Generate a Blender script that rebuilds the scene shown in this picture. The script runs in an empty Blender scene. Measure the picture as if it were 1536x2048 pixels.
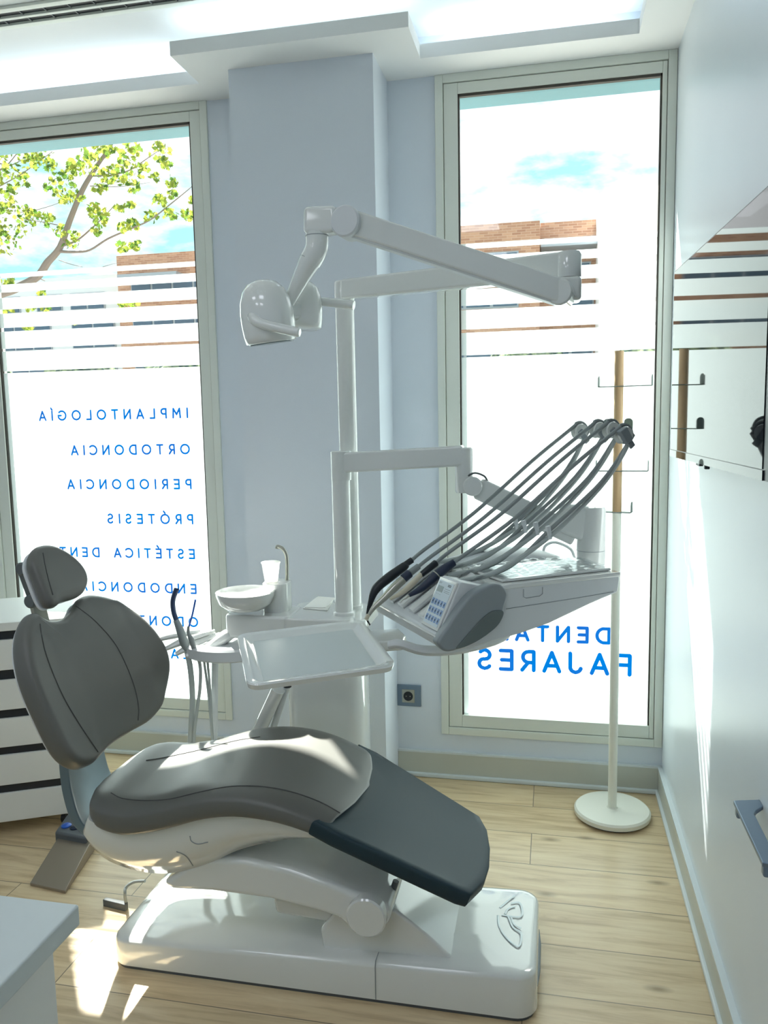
import bpy, bmesh, math, random
import numpy as np
from mathutils import Vector, Matrix
random.seed(7)
S = bpy.context.scene
COL = S.collection
# ------------------------------------------------------------------ camera
YAW, PITCH, ROLL, FPX = -.2106, .1178, -.0191, 1590.9
O = Vector((0, 0, 1.45))
def _cam():
    sy, cy, sp, cp = math.sin(YAW), math.cos(YAW), math.sin(PITCH), math.cos(PITCH)
    fw = Vector((sy*cp, cy*cp, -sp)); rt = Vector((cy, -sy, 0)); up = rt.cross(fw)
    c, s = math.cos(ROLL), math.sin(ROLL)
    return c*rt+s*up, -s*rt+c*up, fw
RT, UP, FW = _cam()
cd = bpy.data.cameras.new('camera'); cam = bpy.data.objects.new('camera', cd); COL.objects.link(cam)
cam.matrix_world = Matrix(((RT.x, UP.x, -FW.x, O.x), (RT.y, UP.y, -FW.y, O.y), (RT.z, UP.z, -FW.z, O.z), (0, 0, 0, 1)))
cd.sensor_fit = 'HORIZONTAL'; cd.sensor_width = 36; cd.lens = 36*FPX/1536; cd.clip_start = .05; cd.clip_end = 300
S.camera = cam
# ------------------------------------------------------------------ light and exposure
S.view_settings.view_transform = 'Standard'; S.view_settings.look = 'None'
S.view_settings.gamma = 1; S.view_settings.use_curve_mapping = False
S.view_settings.exposure = 0.6
SUN_E, SKY_E, LED_E, FILL_E = 26.0, 1.05, 9.0, 3.6
sd = bpy.data.lights.new('sun', 'SUN'); sd.energy = SUN_E; sd.angle = math.radians(.9); sd.color = (1, .97, .9)
sun = bpy.data.objects.new('sun', sd); COL.objects.link(sun); sun.location = (-6, 10, 12)
sun.rotation_euler = Vector((.815, -1, -1.57)).to_track_quat('-Z', 'Y').to_euler()
w = bpy.data.worlds.new('sky'); S.world = w; w.use_nodes = True
nt = w.node_tree; nt.nodes.clear()
def N(t, **k):
    n = nt.nodes.new(t)
    for a, b in k.items(): setattr(n, a, b)
    return n
tc = N('ShaderNodeTexCoord'); mp = N('ShaderNodeMapping'); mp.inputs['Scale'].default_value = (3.2, 3.2, 8.5)
nz = N('ShaderNodeTexNoise'); nz.inputs['Scale'].default_value = 1.7; nz.inputs['Detail'].default_value = 7; nz.inputs['Roughness'].default_value = .6
cr = N('ShaderNodeValToRGB'); cr.color_ramp.elements[0].position = .38; cr.color_ramp.elements[1].position = .51
cr.color_ramp.elements[0].color = (.36, .72, .80, 1); cr.color_ramp.elements[1].color = (1.0, 1.02, 1.03, 1)
bg = N('ShaderNodeBackground'); bg.inputs['Strength'].default_value = SKY_E; wo = N('ShaderNodeOutputWorld')
nt.links.new(tc.outputs['Generated'], mp.inputs[0]); nt.links.new(mp.outputs[0], nz.inputs[0]); nt.links.new(nz.outputs[0], cr.inputs[0])
nt.links.new(cr.outputs[0], bg.inputs[0]); nt.links.new(bg.outputs[0], wo.inputs[0])
# ------------------------------------------------------------------ helpers
def P(px, py, Y=None, X=None, Z=None):
    """point of the line of sight through a photo pixel that lies at the given depth Y (or on X= / Z=)"""
    d = FW+RT*((px-768)/FPX)-UP*((py-1024)/FPX)
    t = (Y-O.y)/d.y if Y is not None else (X-O.x)/d.x if X is not None else (Z-O.z)/d.z
    return O+t*d
def PPl(px, py, n, c):
    d = FW+RT*((px-768)/FPX)-UP*((py-1024)/FPX)
    return O+d*((c-n.dot(O))/n.dot(d))
def lin(c):
    f = lambda v: v/12.92 if v <= .04045 else ((v+.055)/1.055)**2.4
    return tuple(f(v/255) for v in c)+(1,)
def mat(name, col, rough=.5, metal=0, spec=.5, trans=0, coat=0, bump=0, bscale=200, emis=None):
    m = bpy.data.materials.new(name); m.use_nodes = True; b = m.node_tree.nodes['Principled BSDF']
    L = m.node_tree.links; nd = m.node_tree.nodes
    c = lin(col)
    n = nd.new('ShaderNodeTexNoise'); n.inputs['Scale'].default_value = 6; n.inputs['Detail'].default_value = 3
    tco = nd.new('ShaderNodeTexCoord'); L.new(tco.outputs['Object'], n.inputs['Vector'])
    mx = nd.new('ShaderNodeMix'); mx.data_type = 'RGBA'
    mx.inputs[6].default_value = tuple(v*.97 for v in c[:3])+(1,); mx.inputs[7].default_value = c
    L.new(n.outputs[0], mx.inputs[0]); L.new(mx.outputs[2], b.inputs['Base Color'])
    b.inputs['Roughness'].default_value = rough; b.inputs['Metallic'].default_value = metal
    b.inputs['Specular IOR Level'].default_value = spec
    b.inputs['Coat Weight'].default_value = coat; b.inputs['Coat Roughness'].default_value = .08
    if bump:
        n2 = nd.new('ShaderNodeTexNoise'); n2.inputs['Scale'].default_value = bscale; L.new(tco.outputs['Object'], n2.inputs['Vector'])
        bp = nd.new('ShaderNodeBump'); bp.inputs['Strength'].default_value = bump; bp.inputs['Distance'].default_value = .002
        L.new(n2.outputs[0], bp.inputs['Height']); L.new(bp.outputs[0], b.inputs['Normal'])
    if emis:
        b.inputs['Emission Color'].default_value = lin(col); b.inputs['Emission Strength'].default_value = emis
    return m
def root_of(o):
    while o.parent: o = o.parent
    return o
def org(o): return Vector(o['_o']) if o is not None and '_o' in o else Vector((0, 0, 0))
def obj(name, me, m, parent=None, bevel=0, seg=3, smooth=True, kind=None, sub=0, angle=35):
    """me: bmesh in world coordinates -> one mesh object"""
    bmesh.ops.recalc_face_normals(me, faces=me.faces[:])
    d = bpy.data.meshes.new(name); me.to_mesh(d); me.free()
    if parent is None:
        xs = [v.co for v in d.vertices]
        o0 = Vector(((min(v.x for v in xs)+max(v.x for v in xs))/2, (min(v.y for v in xs)+max(v.y for v in xs))/2, min(v.z for v in xs)))
    else: o0 = org(root_of(parent))
    d.transform(Matrix.Translation(-o0))
    o = bpy.data.objects.new(name, d); COL.objects.link(o); d.materials.append(m)
    if parent is None: o.location = o0; o['_o'] = tuple(o0)
    else: o.parent = parent
    if smooth:
        for p in d.polygons: p.use_smooth = True
        if not bevel: d.set_sharp_from_angle(angle=math.radians(angle))
    if bevel:
        b = o.modifiers.new('bevel', 'BEVEL'); b.width = bevel; b.segments = seg; b.limit_method = 'ANGLE'; b.angle_limit = math.radians(30)
        wn = o.modifiers.new('wn', 'WEIGHTED_NORMAL'); wn.keep_sharp = True
    if sub:
        s = o.modifiers.new('sub', 'SUBSURF'); s.levels = sub; s.render_levels = sub
    if kind: o['kind'] = kind
    return o
def thing(name, label, cat, loc, group=None):
    o = bpy.data.objects.new(name, None); COL.objects.link(o); o.location = loc; o['_o'] = tuple(loc)
    o['label'] = label; o['category'] = cat
    if group: o['group'] = group
    o.empty_display_size = .05
    return o
def tag(o, label, cat, group=None):
    o['label'] = label; o['category'] = cat
    if group: o['group'] = group
    return o
def BM(): return bmesh.new()
def box(b, x0, x1, y0, y1, z0, z1):
    v = [b.verts.new((x, y, z)) for z in (z0, z1) for x, y in ((x0, y0), (x1, y0), (x1, y1), (x0, y1))]
    for f in ((0, 3, 2, 1), (4, 5, 6, 7), (0, 1, 5, 4), (1, 2, 6, 5), (2, 3, 7, 6), (3, 0, 4, 7)): b.faces.new([v[i] for i in f])
    return b
def loft(b, rings, cap=True, closed=True):
    R = [[b.verts.new(p) for p in r] for r in rings]; n = len(R[0])
    for a, c in zip(R, R[1:]):
        for i in range(n if closed else n-1):
            j = (i+1) % n; b.faces.new((a[i], a[j], c[j], c[i]))
    if cap: b.faces.new(R[0][::-1]); b.faces.new(R[-1])
    return b
def prism(b, poly, d):
    """poly: list of 3D points, d: extrusion vector"""
    d = Vector(d); return loft(b, [poly, [Vector(p)+d for p in poly]])
def cr_open(pts, n=8):
    pts = [Vector(p) for p in pts]
    if len(pts) < 3: return pts
    q = [2*pts[0]-pts[1]]+pts+[2*pts[-1]-pts[-2]]; out = []
    for i in range(1, len(q)-2):
        for k in range(n):
            t = k/n; a, b_, c, d = q[i-1], q[i], q[i+1], q[i+2]
            out.append(.5*((2*b_)+(c-a)*t+(2*a-5*b_+4*c-d)*t*t+(3*b_-a-3*c+d)*t**3))
    out.append(q[-2]); return out
def cr_closed(pts, n=6):
    pts = [Vector(p) for p in pts]; out = []; m = len(pts)
    for i in range(m):
        a, b_, c, d = pts[i-1], pts[i], pts[(i+1) % m], pts[(i+2) % m]
        for k in range(n):
            t = k/n; out.append(.5*((2*b_)+(c-a)*t+(2*a-5*b_+4*c-d)*t*t+(3*b_-a-3*c+d)*t**3))
    return out
def tube(b, pts, r, n=12, smooth=0, cap=True, flat=1.0):
    if smooth: 
        m0 = len(pts); pts = cr_open(pts, smooth)
        if isinstance(r, (list, tuple)):
            rr = []
            for i in range(len(pts)):
                t = i/(len(pts)-1)*(m0-1); k = min(int(t), m0-2); rr.append(r[k]+(r[k+1]-r[k])*(t-k))
            r = rr
    pts = [Vector(p) for p in pts]
    if not isinstance(r, (list, tuple)): r = [r]*len(pts)
    rings = []; T0 = (pts[1]-pts[0]).normalized(); up = Vector((0, 0, 1)) if abs(T0.z) < .9 else Vector((1, 0, 0))
    nrm = T0.cross(up).normalized()
    for i, p in enumerate(pts):
        T = (pts[min(i+1, len(pts)-1)]-pts[max(i-1, 0)]).normalized()
        nrm = (nrm-T*nrm.dot(T)).normalized(); bn = T.cross(nrm)
        rings.append([p+nrm*math.cos(2*math.pi*k/n)*r[i]+bn*math.sin(2*math.pi*k/n)*r[i]*flat for k in range(n)])
    return loft(b, rings, cap)
def lathe(b, c, prof, axis=(0, 0, 1), n=40, cap=True, sx=1, sy=1):
    """prof: (r, h) along axis from c"""
    A = Vector(axis).normalized(); X = (Vector((1, 0, 0))-A*A.x).normalized() if abs(A.x) < .9 else (Vector((0, 1, 0))-A*A.y).normalized()
    Y = A.cross(X); c = Vector(c)
    return loft(b, [[c+A*h+X*math.cos(2*math.pi*k/n)*r*sx+Y*math.sin(2*math.pi*k/n)*r*sy for k in range(n)] for r, h in prof], cap)
def beam(b, p0, p1, h, w, h1=None, w1=None, up=(0, 0, 1)):
    p0, p1 = Vector(p0), Vector(p1); T = (p1-p0).normalized(); s = T.cross(Vector(up)).normalized(); u = s.cross(T)
    h1 = h1 or h; w1 = w1 or w
    q = lambda p, h, w: [p+s*w/2+u*h/2, p-s*w/2+u*h/2, p-s*w/2-u*h/2, p+s*w/2-u*h/2]
    return loft(b, [q(p0, h, w), q(p1, h1, w1)])
def rrect(x0, x1, y0, y1, r, z, n=6):
    o = []
    for cx, cy, a in ((x1-r, y1-r, 0), (x0+r, y1-r, 90), (x0+r, y0+r, 180), (x1-r, y0+r, 270)):
        for k in range(n+1):
            t = math.radians(a+90*k/n); o.append(Vector((cx+r*math.cos(t), cy+r*math.sin(t), z)))
    return o
def pillow(b, outline, M, T, edge=.022, back=.6, n=5, bulge=None):
    """outline: smooth closed list of (a,b); M(a,b,h)->world; T thickness of the front"""
    pts = [Vector((p[0], p[1])) for p in outline]; m = len(pts); ar = sum(pts[i-1].cross(pts[i]) for i in range(m))
    sg = 1 if ar > 0 else -1
    nr = []
    for i in range(m):
        t = (pts[(i+1) % m]-pts[i-1]).normalized(); nr.append(Vector((-t.y, t.x))*sg)
    cen = sum(pts, Vector((0, 0)))/m
    bl = bulge or (lambda a, c: 0)
    def ring(d, s, h):
        o = []
        for p, q in zip(pts, nr):
            v = p+q*d; v = cen+(v-cen)*s; o.append(M(v.x, v.y, h+(bl(v.x, v.y) if h > 0 else 0)))
        return o
    R = []
    for s in (.02, .4, .75): R.append(ring(edge*.8, s, -T*back))
    R.append(ring(edge*.8, 1, -T*back))
    for k in range(n+1):
        t = math.pi/2*k/n; R.append(ring(edge*(1-math.cos(math.pi/2-t))*.8, 1, -T*back*math.cos(t)))
    for k in range(1, n+1):
        t = math.pi/2*k/n; R.append(ring(edge*(1-math.cos(t)), 1, T*.85*math.sin(t)))
    for s, h in ((.93, .92), (.82, .96), (.65, .985), (.45, 1), (.25, 1), (.02, 1)): R.append(ring(edge, s, T*h))
    return loft(b, R)
def seam(name, pts, m, parent, r=.0022):
    return obj(name, tube(BM(), pts, r, 6, smooth=5), m, parent)
# ------------------------------------------------------------------ materials
M = {}
M['wall'] = mat('wall paint', (224, 232, 241), .55, bump=.12, bscale=300)
M['wallR'] = mat('satin wall paint', (226, 234, 240), .35, bump=.06, bscale=200)
M['ceil'] = mat('ceiling paint', (243, 245, 245), .8)
M['alu'] = mat('champagne aluminium', (230, 235, 226), .4)
M['gasket'] = mat('dark gasket', (70, 66, 60), .6)
M['skirt'] = mat('grey beige skirting', (202, 205, 196), .35)
M['bead'] = mat('pale bead', (222, 230, 232), .25)
M['plastic'] = mat('white gloss plastic', (226, 229, 226), .09, coat=1)
M['plastic2'] = mat('satin white plastic', (216, 220, 222), .4)
M['greyplastic'] = mat('grey plastic', (140, 148, 152), .4)
M['darkplastic'] = mat('dark grey plastic', (92, 98, 100), .45)
M['handgrip'] = mat('grip recess grey', (98, 108, 108), .5)
M['vinyl'] = mat('taupe vinyl', (100, 100, 96), .36, bump=.1, bscale=900)
M['seamm'] = mat('seam', (70, 71, 70), .6)
M['foot'] = mat('slate vinyl', (27, 50, 60), .5, spec=.35, bump=.1, bscale=900)
M['shell'] = mat('blue grey shell', (100, 118, 127), .35)
M['black'] = mat('black', (24, 30, 38), .4)
M['navy'] = mat('navy', (30, 42, 66), .35)
M['blue'] = mat('blue tube', (36, 92, 190), .3)
M['darkblue'] = mat('dark blue tube', (48, 66, 96), .3)
M['hose'] = mat('grey hose', (138, 146, 146), .5)
M['hose2'] = mat('pale hose', (176, 184, 182), .5)
M['chrome'] = mat('brushed steel', (172, 172, 162), .28, .9)
M['steel'] = mat('blue steel', (120, 138, 158), .3, .5)
M['ivory'] = mat('ivory', (205, 198, 176), .35)
M['dbase'] = mat('dark plinth', (86, 92, 98), .5)
M['stand'] = mat('cream metal', (240, 240, 228), .35)
M['strap'] = mat('grey green steel', (96, 112, 106), .5)
M['cabinet'] = mat('white cabinet', (226, 228, 224), .4)
M['counter'] = mat('pale counter', (200, 208, 208), .35)
M['paper'] = mat('paper', (245, 245, 240), .8)
M['pad'] = mat('keypad membrane', (196, 210, 218), .35)
M['key'] = mat('keypad keys', (126, 156, 200), .5)
M['lcd'] = mat('lcd', (112, 128, 130), .2)
M['ink'] = mat('ink', (60, 72, 84), .5)
M['pedal'] = mat('bronze steel', (158, 148, 134), .3, .6)
M['bark'] = mat('bark', (126, 112, 102), .8)
M['brickwhite'] = mat('white render wall', (250, 250, 250), .8)
M['facade'] = mat('pale grey render wall', (206, 212, 214), .8)
M['winglass'] = mat('facade glass', (70, 92, 112), .15)
M['shutter'] = mat('facade grey', (150, 160, 168), .5)
M['ground'] = mat('pavement', (128, 128, 124), .9)
M['lint'] = mat('teal grey lintel', (72, 128, 138), .4)
def shader_mat(name, build):
    m = bpy.data.materials.new(name); m.use_nodes = True; t = m.node_tree; t.nodes.clear()
    o = t.nodes.new('ShaderNodeOutputMaterial'); t.links.new(build(t), o.inputs[0]); return m
def translucent(name, col, k=.7, tcol=None, clear=0):
    def f(t):
        a = t.nodes.new('ShaderNodeBsdfTranslucent'); a.inputs[0].default_value = lin(tcol or col)
        d = t.nodes.new('ShaderNodeBsdfDiffuse'); d.inputs[0].default_value = lin(col)
        m = t.nodes.new('ShaderNodeMixShader'); m.inputs[0].default_value = k
        t.links.new(d.outputs[0], m.inputs[1]); t.links.new(a.outputs[0], m.inputs[2])
        if not clear: return m.outputs[0]
        c_ = t.nodes.new('ShaderNodeBsdfTransparent'); m2 = t.nodes.new('ShaderNodeMixShader'); m2.inputs[0].default_value = clear
        t.links.new(m.outputs[0], m2.inputs[1]); t.links.new(c_.outputs[0], m2.inputs[2]); return m2.outputs[0]
    return shader_mat(name, f)
M['film'] = translucent('frosted film', (238, 248, 250), .62, (190, 203, 205))
M['stripe'] = translucent('frosted film stripe', (238, 248, 250), .62, (190, 203, 205), clear=.12)
def f_text(t):
    a = t.nodes.new('ShaderNodeBsdfTranslucent'); d = t.nodes.new('ShaderNodeBsdfDiffuse')
    tcn = t.nodes.new('ShaderNodeTexCoord'); nn = t.nodes.new('ShaderNodeTexNoise'); nn.inputs['Scale'].default_value = 5
    r = t.nodes.new('ShaderNodeValToRGB'); r.color_ramp.elements[0].position = .4; r.color_ramp.elements[1].position = .62
    r.color_ramp.elements[0].color = (.0, .11, .38, 1); r.color_ramp.elements[1].color = (.008, .085, .34, 1)
    t.links.new(tcn.outputs['Object'], nn.inputs[0]); t.links.new(nn.outputs[0], r.inputs[0])
    t.links.new(r.outputs[0], a.inputs[0]); t.links.new(r.outputs[0], d.inputs[0])
    m = t.nodes.new('ShaderNodeMixShader'); m.inputs[0].default_value = .75
    t.links.new(d.outputs[0], m.inputs[1]); t.links.new(a.outputs[0], m.inputs[2]); return m.outputs[0]
M['text'] = shader_mat('blue vinyl lettering', f_text)
def f_glass(t):
    a = t.nodes.new('ShaderNodeBsdfTransparent'); a.inputs[0].default_value = (.97, .985, .98, 1)
    g = t.nodes.new('ShaderNodeBsdfGlossy'); g.inputs['Roughness'].default_value = .01; g.inputs[0].default_value = (1, 1, 1, 1)
    lw = t.nodes.new('ShaderNodeLayerWeight'); lw.inputs[0].default_value = .5
    pw = t.nodes.new('ShaderNodeMath'); pw.operation = 'POWER'; pw.inputs[1].default_value = 5; t.links.new(lw.outputs['Facing'], pw.inputs[0])
    ma = t.nodes.new('ShaderNodeMath'); ma.operation = 'MULTIPLY_ADD'; ma.inputs[1].default_value = .9; ma.inputs[2].default_value = .035; t.links.new(pw.outputs[0], ma.inputs[0])
    m = t.nodes.new('ShaderNodeMixShader'); t.links.new(ma.outputs[0], m.inputs[0])
    t.links.new(a.outputs[0], m.inputs[1]); t.links.new(g.outputs[0], m.inputs[2]); return m.outputs[0]
M['glass'] = shader_mat('window glass', f_glass)
def f_wrap(t):
    a = t.nodes.new('ShaderNodeBsdfTransparent'); a.inputs[0].default_value = (.9, .93, .94, 1)
    g = t.nodes.new('ShaderNodeBsdfGlossy'); g.inputs['Roughness'].default_value = .08
    m = t.nodes.new('ShaderNodeMixShader'); m.inputs[0].default_value = .28
    t.links.new(a.outputs[0], m.inputs[1]); t.links.new(g.outputs[0], m.inputs[2]); return m.outputs[0]
M['wrap'] = shader_mat('clear plastic wrap', f_wrap)
def f_leaf(t):
    a = t.nodes.new('ShaderNodeBsdfTranslucent'); d = t.nodes.new('ShaderNodeBsdfDiffuse')
    g = t.nodes.new('ShaderNodeNewGeometry'); r = t.nodes.new('ShaderNodeValToRGB')
    r.color_ramp.elements[0].color = (.055, .13, .02, 1); r.color_ramp.elements[1].color = (.30, .33, .05, 1)
    t.links.new(g.outputs['Random Per Island'], r.inputs[0]); t.links.new(r.outputs[0], a.inputs[0]); t.links.new(r.outputs[0], d.inputs[0])
    m = t.nodes.new('ShaderNodeMixShader'); m.inputs[0].default_value = .5
    t.links.new(d.outputs[0], m.inputs[1]); t.links.new(a.outputs[0], m.inputs[2]); return m.outputs[0]
M['leaf'] = shader_mat('maple leaves', f_leaf)
def f_brick(t):
    b = t.nodes.new('ShaderNodeBsdfDiffuse'); tcn = t.nodes.new('ShaderNodeTexCoord'); mpn = t.nodes.new('ShaderNodeMapping')
    mpn.inputs['Rotation'].default_value = (math.radians(90), 0, 0)
    br = t.nodes.new('ShaderNodeTexBrick'); br.inputs['Scale'].default_value = 1; br.inputs['Brick Width'].default_value = .28; br.inputs['Row Height'].default_value = .075
    br.inputs['Mortar Size'].default_value = .008; br.inputs['Color1'].default_value = lin((186, 148, 122)); br.inputs['Color2'].default_value = lin((160, 120, 98)); br.inputs['Mortar'].default_value = lin((188, 160, 140))
    t.links.new(tcn.outputs['Object'], mpn.inputs[0]); t.links.new(mpn.outputs[0], br.inputs['Vector']); t.links.new(br.outputs[0], b.inputs[0]); return b.outputs[0]
M['brick'] = shader_mat('brown brick', f_brick)
def f_hedge(t):
    b = t.nodes.new('ShaderNodeBsdfDiffuse'); n = t.nodes.new('ShaderNodeTexNoise'); n.inputs['Scale'].default_value = 9; n.inputs['Detail'].default_value = 6
    r = t.nodes.new('ShaderNodeValToRGB'); r.color_ramp.elements[0].position = .4; r.color_ramp.elements[1].position = .65
    r.color_ramp.elements[0].color = (.05, .08, .07, 1); r.color_ramp.elements[1].color = (.3, .36, .2, 1)
    tcn = t.nodes.new('ShaderNodeTexCoord'); t.links.new(tcn.outputs['Object'], n.inputs[0]); t.links.new(n.outputs[0], r.inputs[0]); t.links.new(r.outputs[0], b.inputs[0]); return b.outputs[0]
M['hedge'] = shader_mat('shrub leaves', f_hedge)
def floor_mat():
    m = bpy.data.materials.new('oak plank floor'); m.use_nodes = True; t = m.node_tree; b = t.nodes['Principled BSDF']; L = t.links
    nn = t.nodes.new
    tcn = nn('ShaderNodeTexCoord'); mp1 = nn('ShaderNodeMapping'); mp1.inputs['Location'].default_value = (.972, .137, 0)
    br = nn('ShaderNodeTexBrick'); br.inputs['Scale'].default_value = 1; br.inputs['Brick Width'].default_value = 1.2; br.inputs['Row Height'].default_value = .1955
    br.inputs['Mortar Size'].default_value = .0016; br.inputs['Mortar Smooth'].default_value = .3; br.offset = .32; br.offset_frequency = 2
    br.inputs['Color1'].default_value = (.25, .25, .25, 1); br.inputs['Color2'].default_value = (.75, .75, .75, 1); br.inputs['Mortar'].default_value = (0, 0, 0, 1)
    L.new(tcn.outputs['Object'], mp1.inputs[0]); L.new(mp1.outputs[0], br.inputs['Vector'])
    mp2 = nn('ShaderNodeMapping'); mp2.inputs['Scale'].default_value = (1.3, 15, 1); L.new(tcn.outputs['Object'], mp2.inputs[0])
    add = nn('ShaderNodeVectorMath'); add.operation = 'ADD'; L.new(mp2.outputs[0], add.inputs[0]); 
    scl = nn('ShaderNodeVectorMath'); scl.operation = 'SCALE'; scl.inputs['Scale'].default_value = 9; L.new(br.outputs[0], scl.inputs[0]); L.new(scl.outputs[0], add.inputs[1])
    n1 = nn('ShaderNodeTexNoise'); n1.inputs['Scale'].default_value = 2.4; n1.inputs['Detail'].default_value = 8; n1.inputs['Roughness'].default_value = .62; n1.inputs['Distortion'].default_value = .6
    L.new(add.outputs[0], n1.inputs[0])
    r = nn('ShaderNodeValToRGB'); r.color_ramp.elements[0].position = .28; r.color_ramp.elements[1].position = .72
    r.color_ramp.elements[0].color = lin((188, 160, 120)); r.color_ramp.elements[1].color = lin((234, 214, 176)); e = r.color_ramp.elements.new(.5); e.color = lin((222, 198, 158))
    L.new(n1.outputs[0], r.inputs[0])
    # knots
    mp3 = nn('ShaderNodeMapping'); mp3.inputs['Scale'].default_value = (2.2, 5.5, 1); L.new(tcn.outputs['Object'], mp3.inputs[0])
    vo = nn('ShaderNodeTexVoronoi'); vo.voronoi_dimensions = '2D'; vo.inputs['Scale'].default_value = .75; L.new(mp3.outputs[0], vo.inputs[0])
    kr = nn('ShaderNodeValToRGB'); kr.color_ramp.elements[0].position = .012; kr.color_ramp.elements[0].color = (.42, .36, .30, 1); kr.color_ramp.elements[1].position = .07; kr.color_ramp.elements[1].color = (1, 1, 1, 1)
    L.new(vo.outputs['Distance'], kr.inputs[0])
    mk = nn('ShaderNodeMix'); mk.data_type = 'RGBA'; mk.blend_type = 'MULTIPLY'; mk.inputs[0].default_value = .8; L.new(r.outputs[0], mk.inputs[6]); L.new(kr.outputs[0], mk.inputs[7])
    # plank tone
    pr = nn('ShaderNodeMapRange'); pr.inputs['From Min'].default_value = .25; pr.inputs['From Max'].default_value = .75; pr.inputs['To Min'].default_value = .86; pr.inputs['To Max'].default_value = 1.06
    L.new(br.outputs[0], pr.inputs[0]); mt = nn('ShaderNodeVectorMath'); mt.operation = 'SCALE'; L.new(mk.outputs[2], mt.inputs[0]); L.new(pr.outputs[0], mt.inputs['Scale'])
    mm = nn('ShaderNodeMix'); mm.data_type = 'RGBA'; L.new(br.outputs['Fac'], mm.inputs[0]); L.new(mt.outputs[0], mm.inputs[6]); mm.inputs[7].default_value = lin((126, 112, 92))
    L.new(mm.outputs[2], b.inputs['Base Color']); b.inputs['Roughness'].default_value = .3
    return m
M['floor'] = floor_mat()
def wood_mat():
    m = bpy.data.materials.new('beech wood'); m.use_nodes = True; t = m.node_tree; b = t.nodes['Principled BSDF']; L = t.links
    tcn = t.nodes.new('ShaderNodeTexCoord'); mpn = t.nodes.new('ShaderNodeMapping'); mpn.inputs['Scale'].default_value = (60, 60, 4)
    n = t.nodes.new('ShaderNodeTexNoise'); n.inputs['Scale'].default_value = 1; r = t.nodes.new('ShaderNodeValToRGB')
    r.color_ramp.elements[0].color = lin((168, 132, 92)); r.color_ramp.elements[1].color = lin((212, 182, 140))
    L.new(tcn.outputs['Object'], mpn.inputs[0]); L.new(mpn.outputs[0], n.inputs[0]); L.new(n.outputs[0], r.inputs[0]); L.new(r.outputs[0], b.inputs['Base Color']); b.inputs['Roughness'].default_value = .5
    return m
M['wood'] = wood_mat()
def emit(name, col, s):
    def f(t):
        e = t.nodes.new('ShaderNodeEmission'); e.inputs[0].default_value = lin(col); e.inputs[1].default_value = s; return e.outputs[0]
    return shader_mat(name, f)
M['led'] = emit('led strip light', (228, 246, 255), LED_E)
M['panel'] = emit('added fill light', (240, 246, 255), FILL_E)  # emission for the fill panels added out of view
# TV screen: glossy dark glass
M['screen'] = mat('dark screen glass', (10, 16, 22), .03, spec=.4)
M['tvedge'] = mat('tv edge', (22, 28, 36), .3)
# ------------------------------------------------------------------ room
XR, YB, ZL, ZU, XL, YF = .4126, 3.06, 2.69, 2.83, -3.4, -2.2
WB = .183
st = 'structure'
obj('floor', box(BM(), XL, XR, YF, YB+.06, -.06, 0), M['floor'], kind=st, smooth=False)
b = BM(); box(b, XL, XR, YB, YB+.06, 0, WB); box(b, XL, XR, YB, YB+.06, ZL, ZU)
box(b, XL, -2.416, YB, YB+.06, WB, ZL); box(b, -1.329, -.433, YB, YB+.06, WB, ZL)
obj('wall_back', b, M['wall'], kind=st, smooth=False)
obj('wall_right', box(BM(), XR, XR+.06, YF, YB+.06, 0, ZU), M['wallR'], kind=st, smooth=False)
obj('wall_left', box(BM(), XL-.06, XL, YF, YB, 0, ZU), M['wall'], kind=st, smooth=False)
obj('wall_front', box(BM(), XL, XR, YF-.06, YF, 0, ZU), M['wall'], kind=st, smooth=False)
o = obj('ceiling', box(BM(), XL-.1, XR+.06, YF-.06, YB+.06, ZU, ZU+.06), M['ceil'], kind=st, smooth=False)
# lowered perimeter board with a step round the pillar
ys, yp, xs0, xs1, xr_ = 2.903, 2.671, -1.287, -.461, .269
poly = [(XL, ys), (xs0, ys), (xs0, yp), (xs1, yp), (xs1, ys), (xr_, ys), (xr_, -.6), (XR, -.6), (XR, YB), (XL, YB)]
b = BM(); prism(b, [(x, y, ZL) for x, y in poly], (0, 0, .047))
obj('trim_1', b, M['ceil'], kind=st, smooth=False)
obj('wall_pillar', box(BM(), -1.139, -.612, 2.82, YB, 0, ZL), M['wall'], kind=st, smooth=False)
# skirting
def skirt(name, x0, x1, y0, y1, nx, ny):
    t = .012; b = BM(); box(b, x0, x1, y0, y1, 0, .108); o = obj(name, b, M['skirt'], kind=st, bevel=.002)
    b = BM(); e = .010
    box(b, x0-(e if nx < 0 else 0), x1+(e if nx > 0 else 0), y0-(e if ny < 0 else 0), y1, 0, .018)
    obj('bead', b, M['bead'], o, bevel=.005)
    b = BM(); box(b, x0-(.002 if nx < 0 else 0), x1+(.002 if nx > 0 else 0), y0-(.002 if ny < 0 else 0), y1, .102, .110)
    obj('top_edge', b, M['bead'], o)
skirt('baseboard_back', -.612, XR, YB-.014, YB, 0, -1)
skirt('baseboard_back', XL, -1.139, YB-.014, YB, 0, -1)
skirt('baseboard_right', XR-.014, XR, YF, YB-.014, -1, 0)
skirt('baseboard_pillar', -1.139, -.612, 2.806, 2.82, 0, -1)
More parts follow.
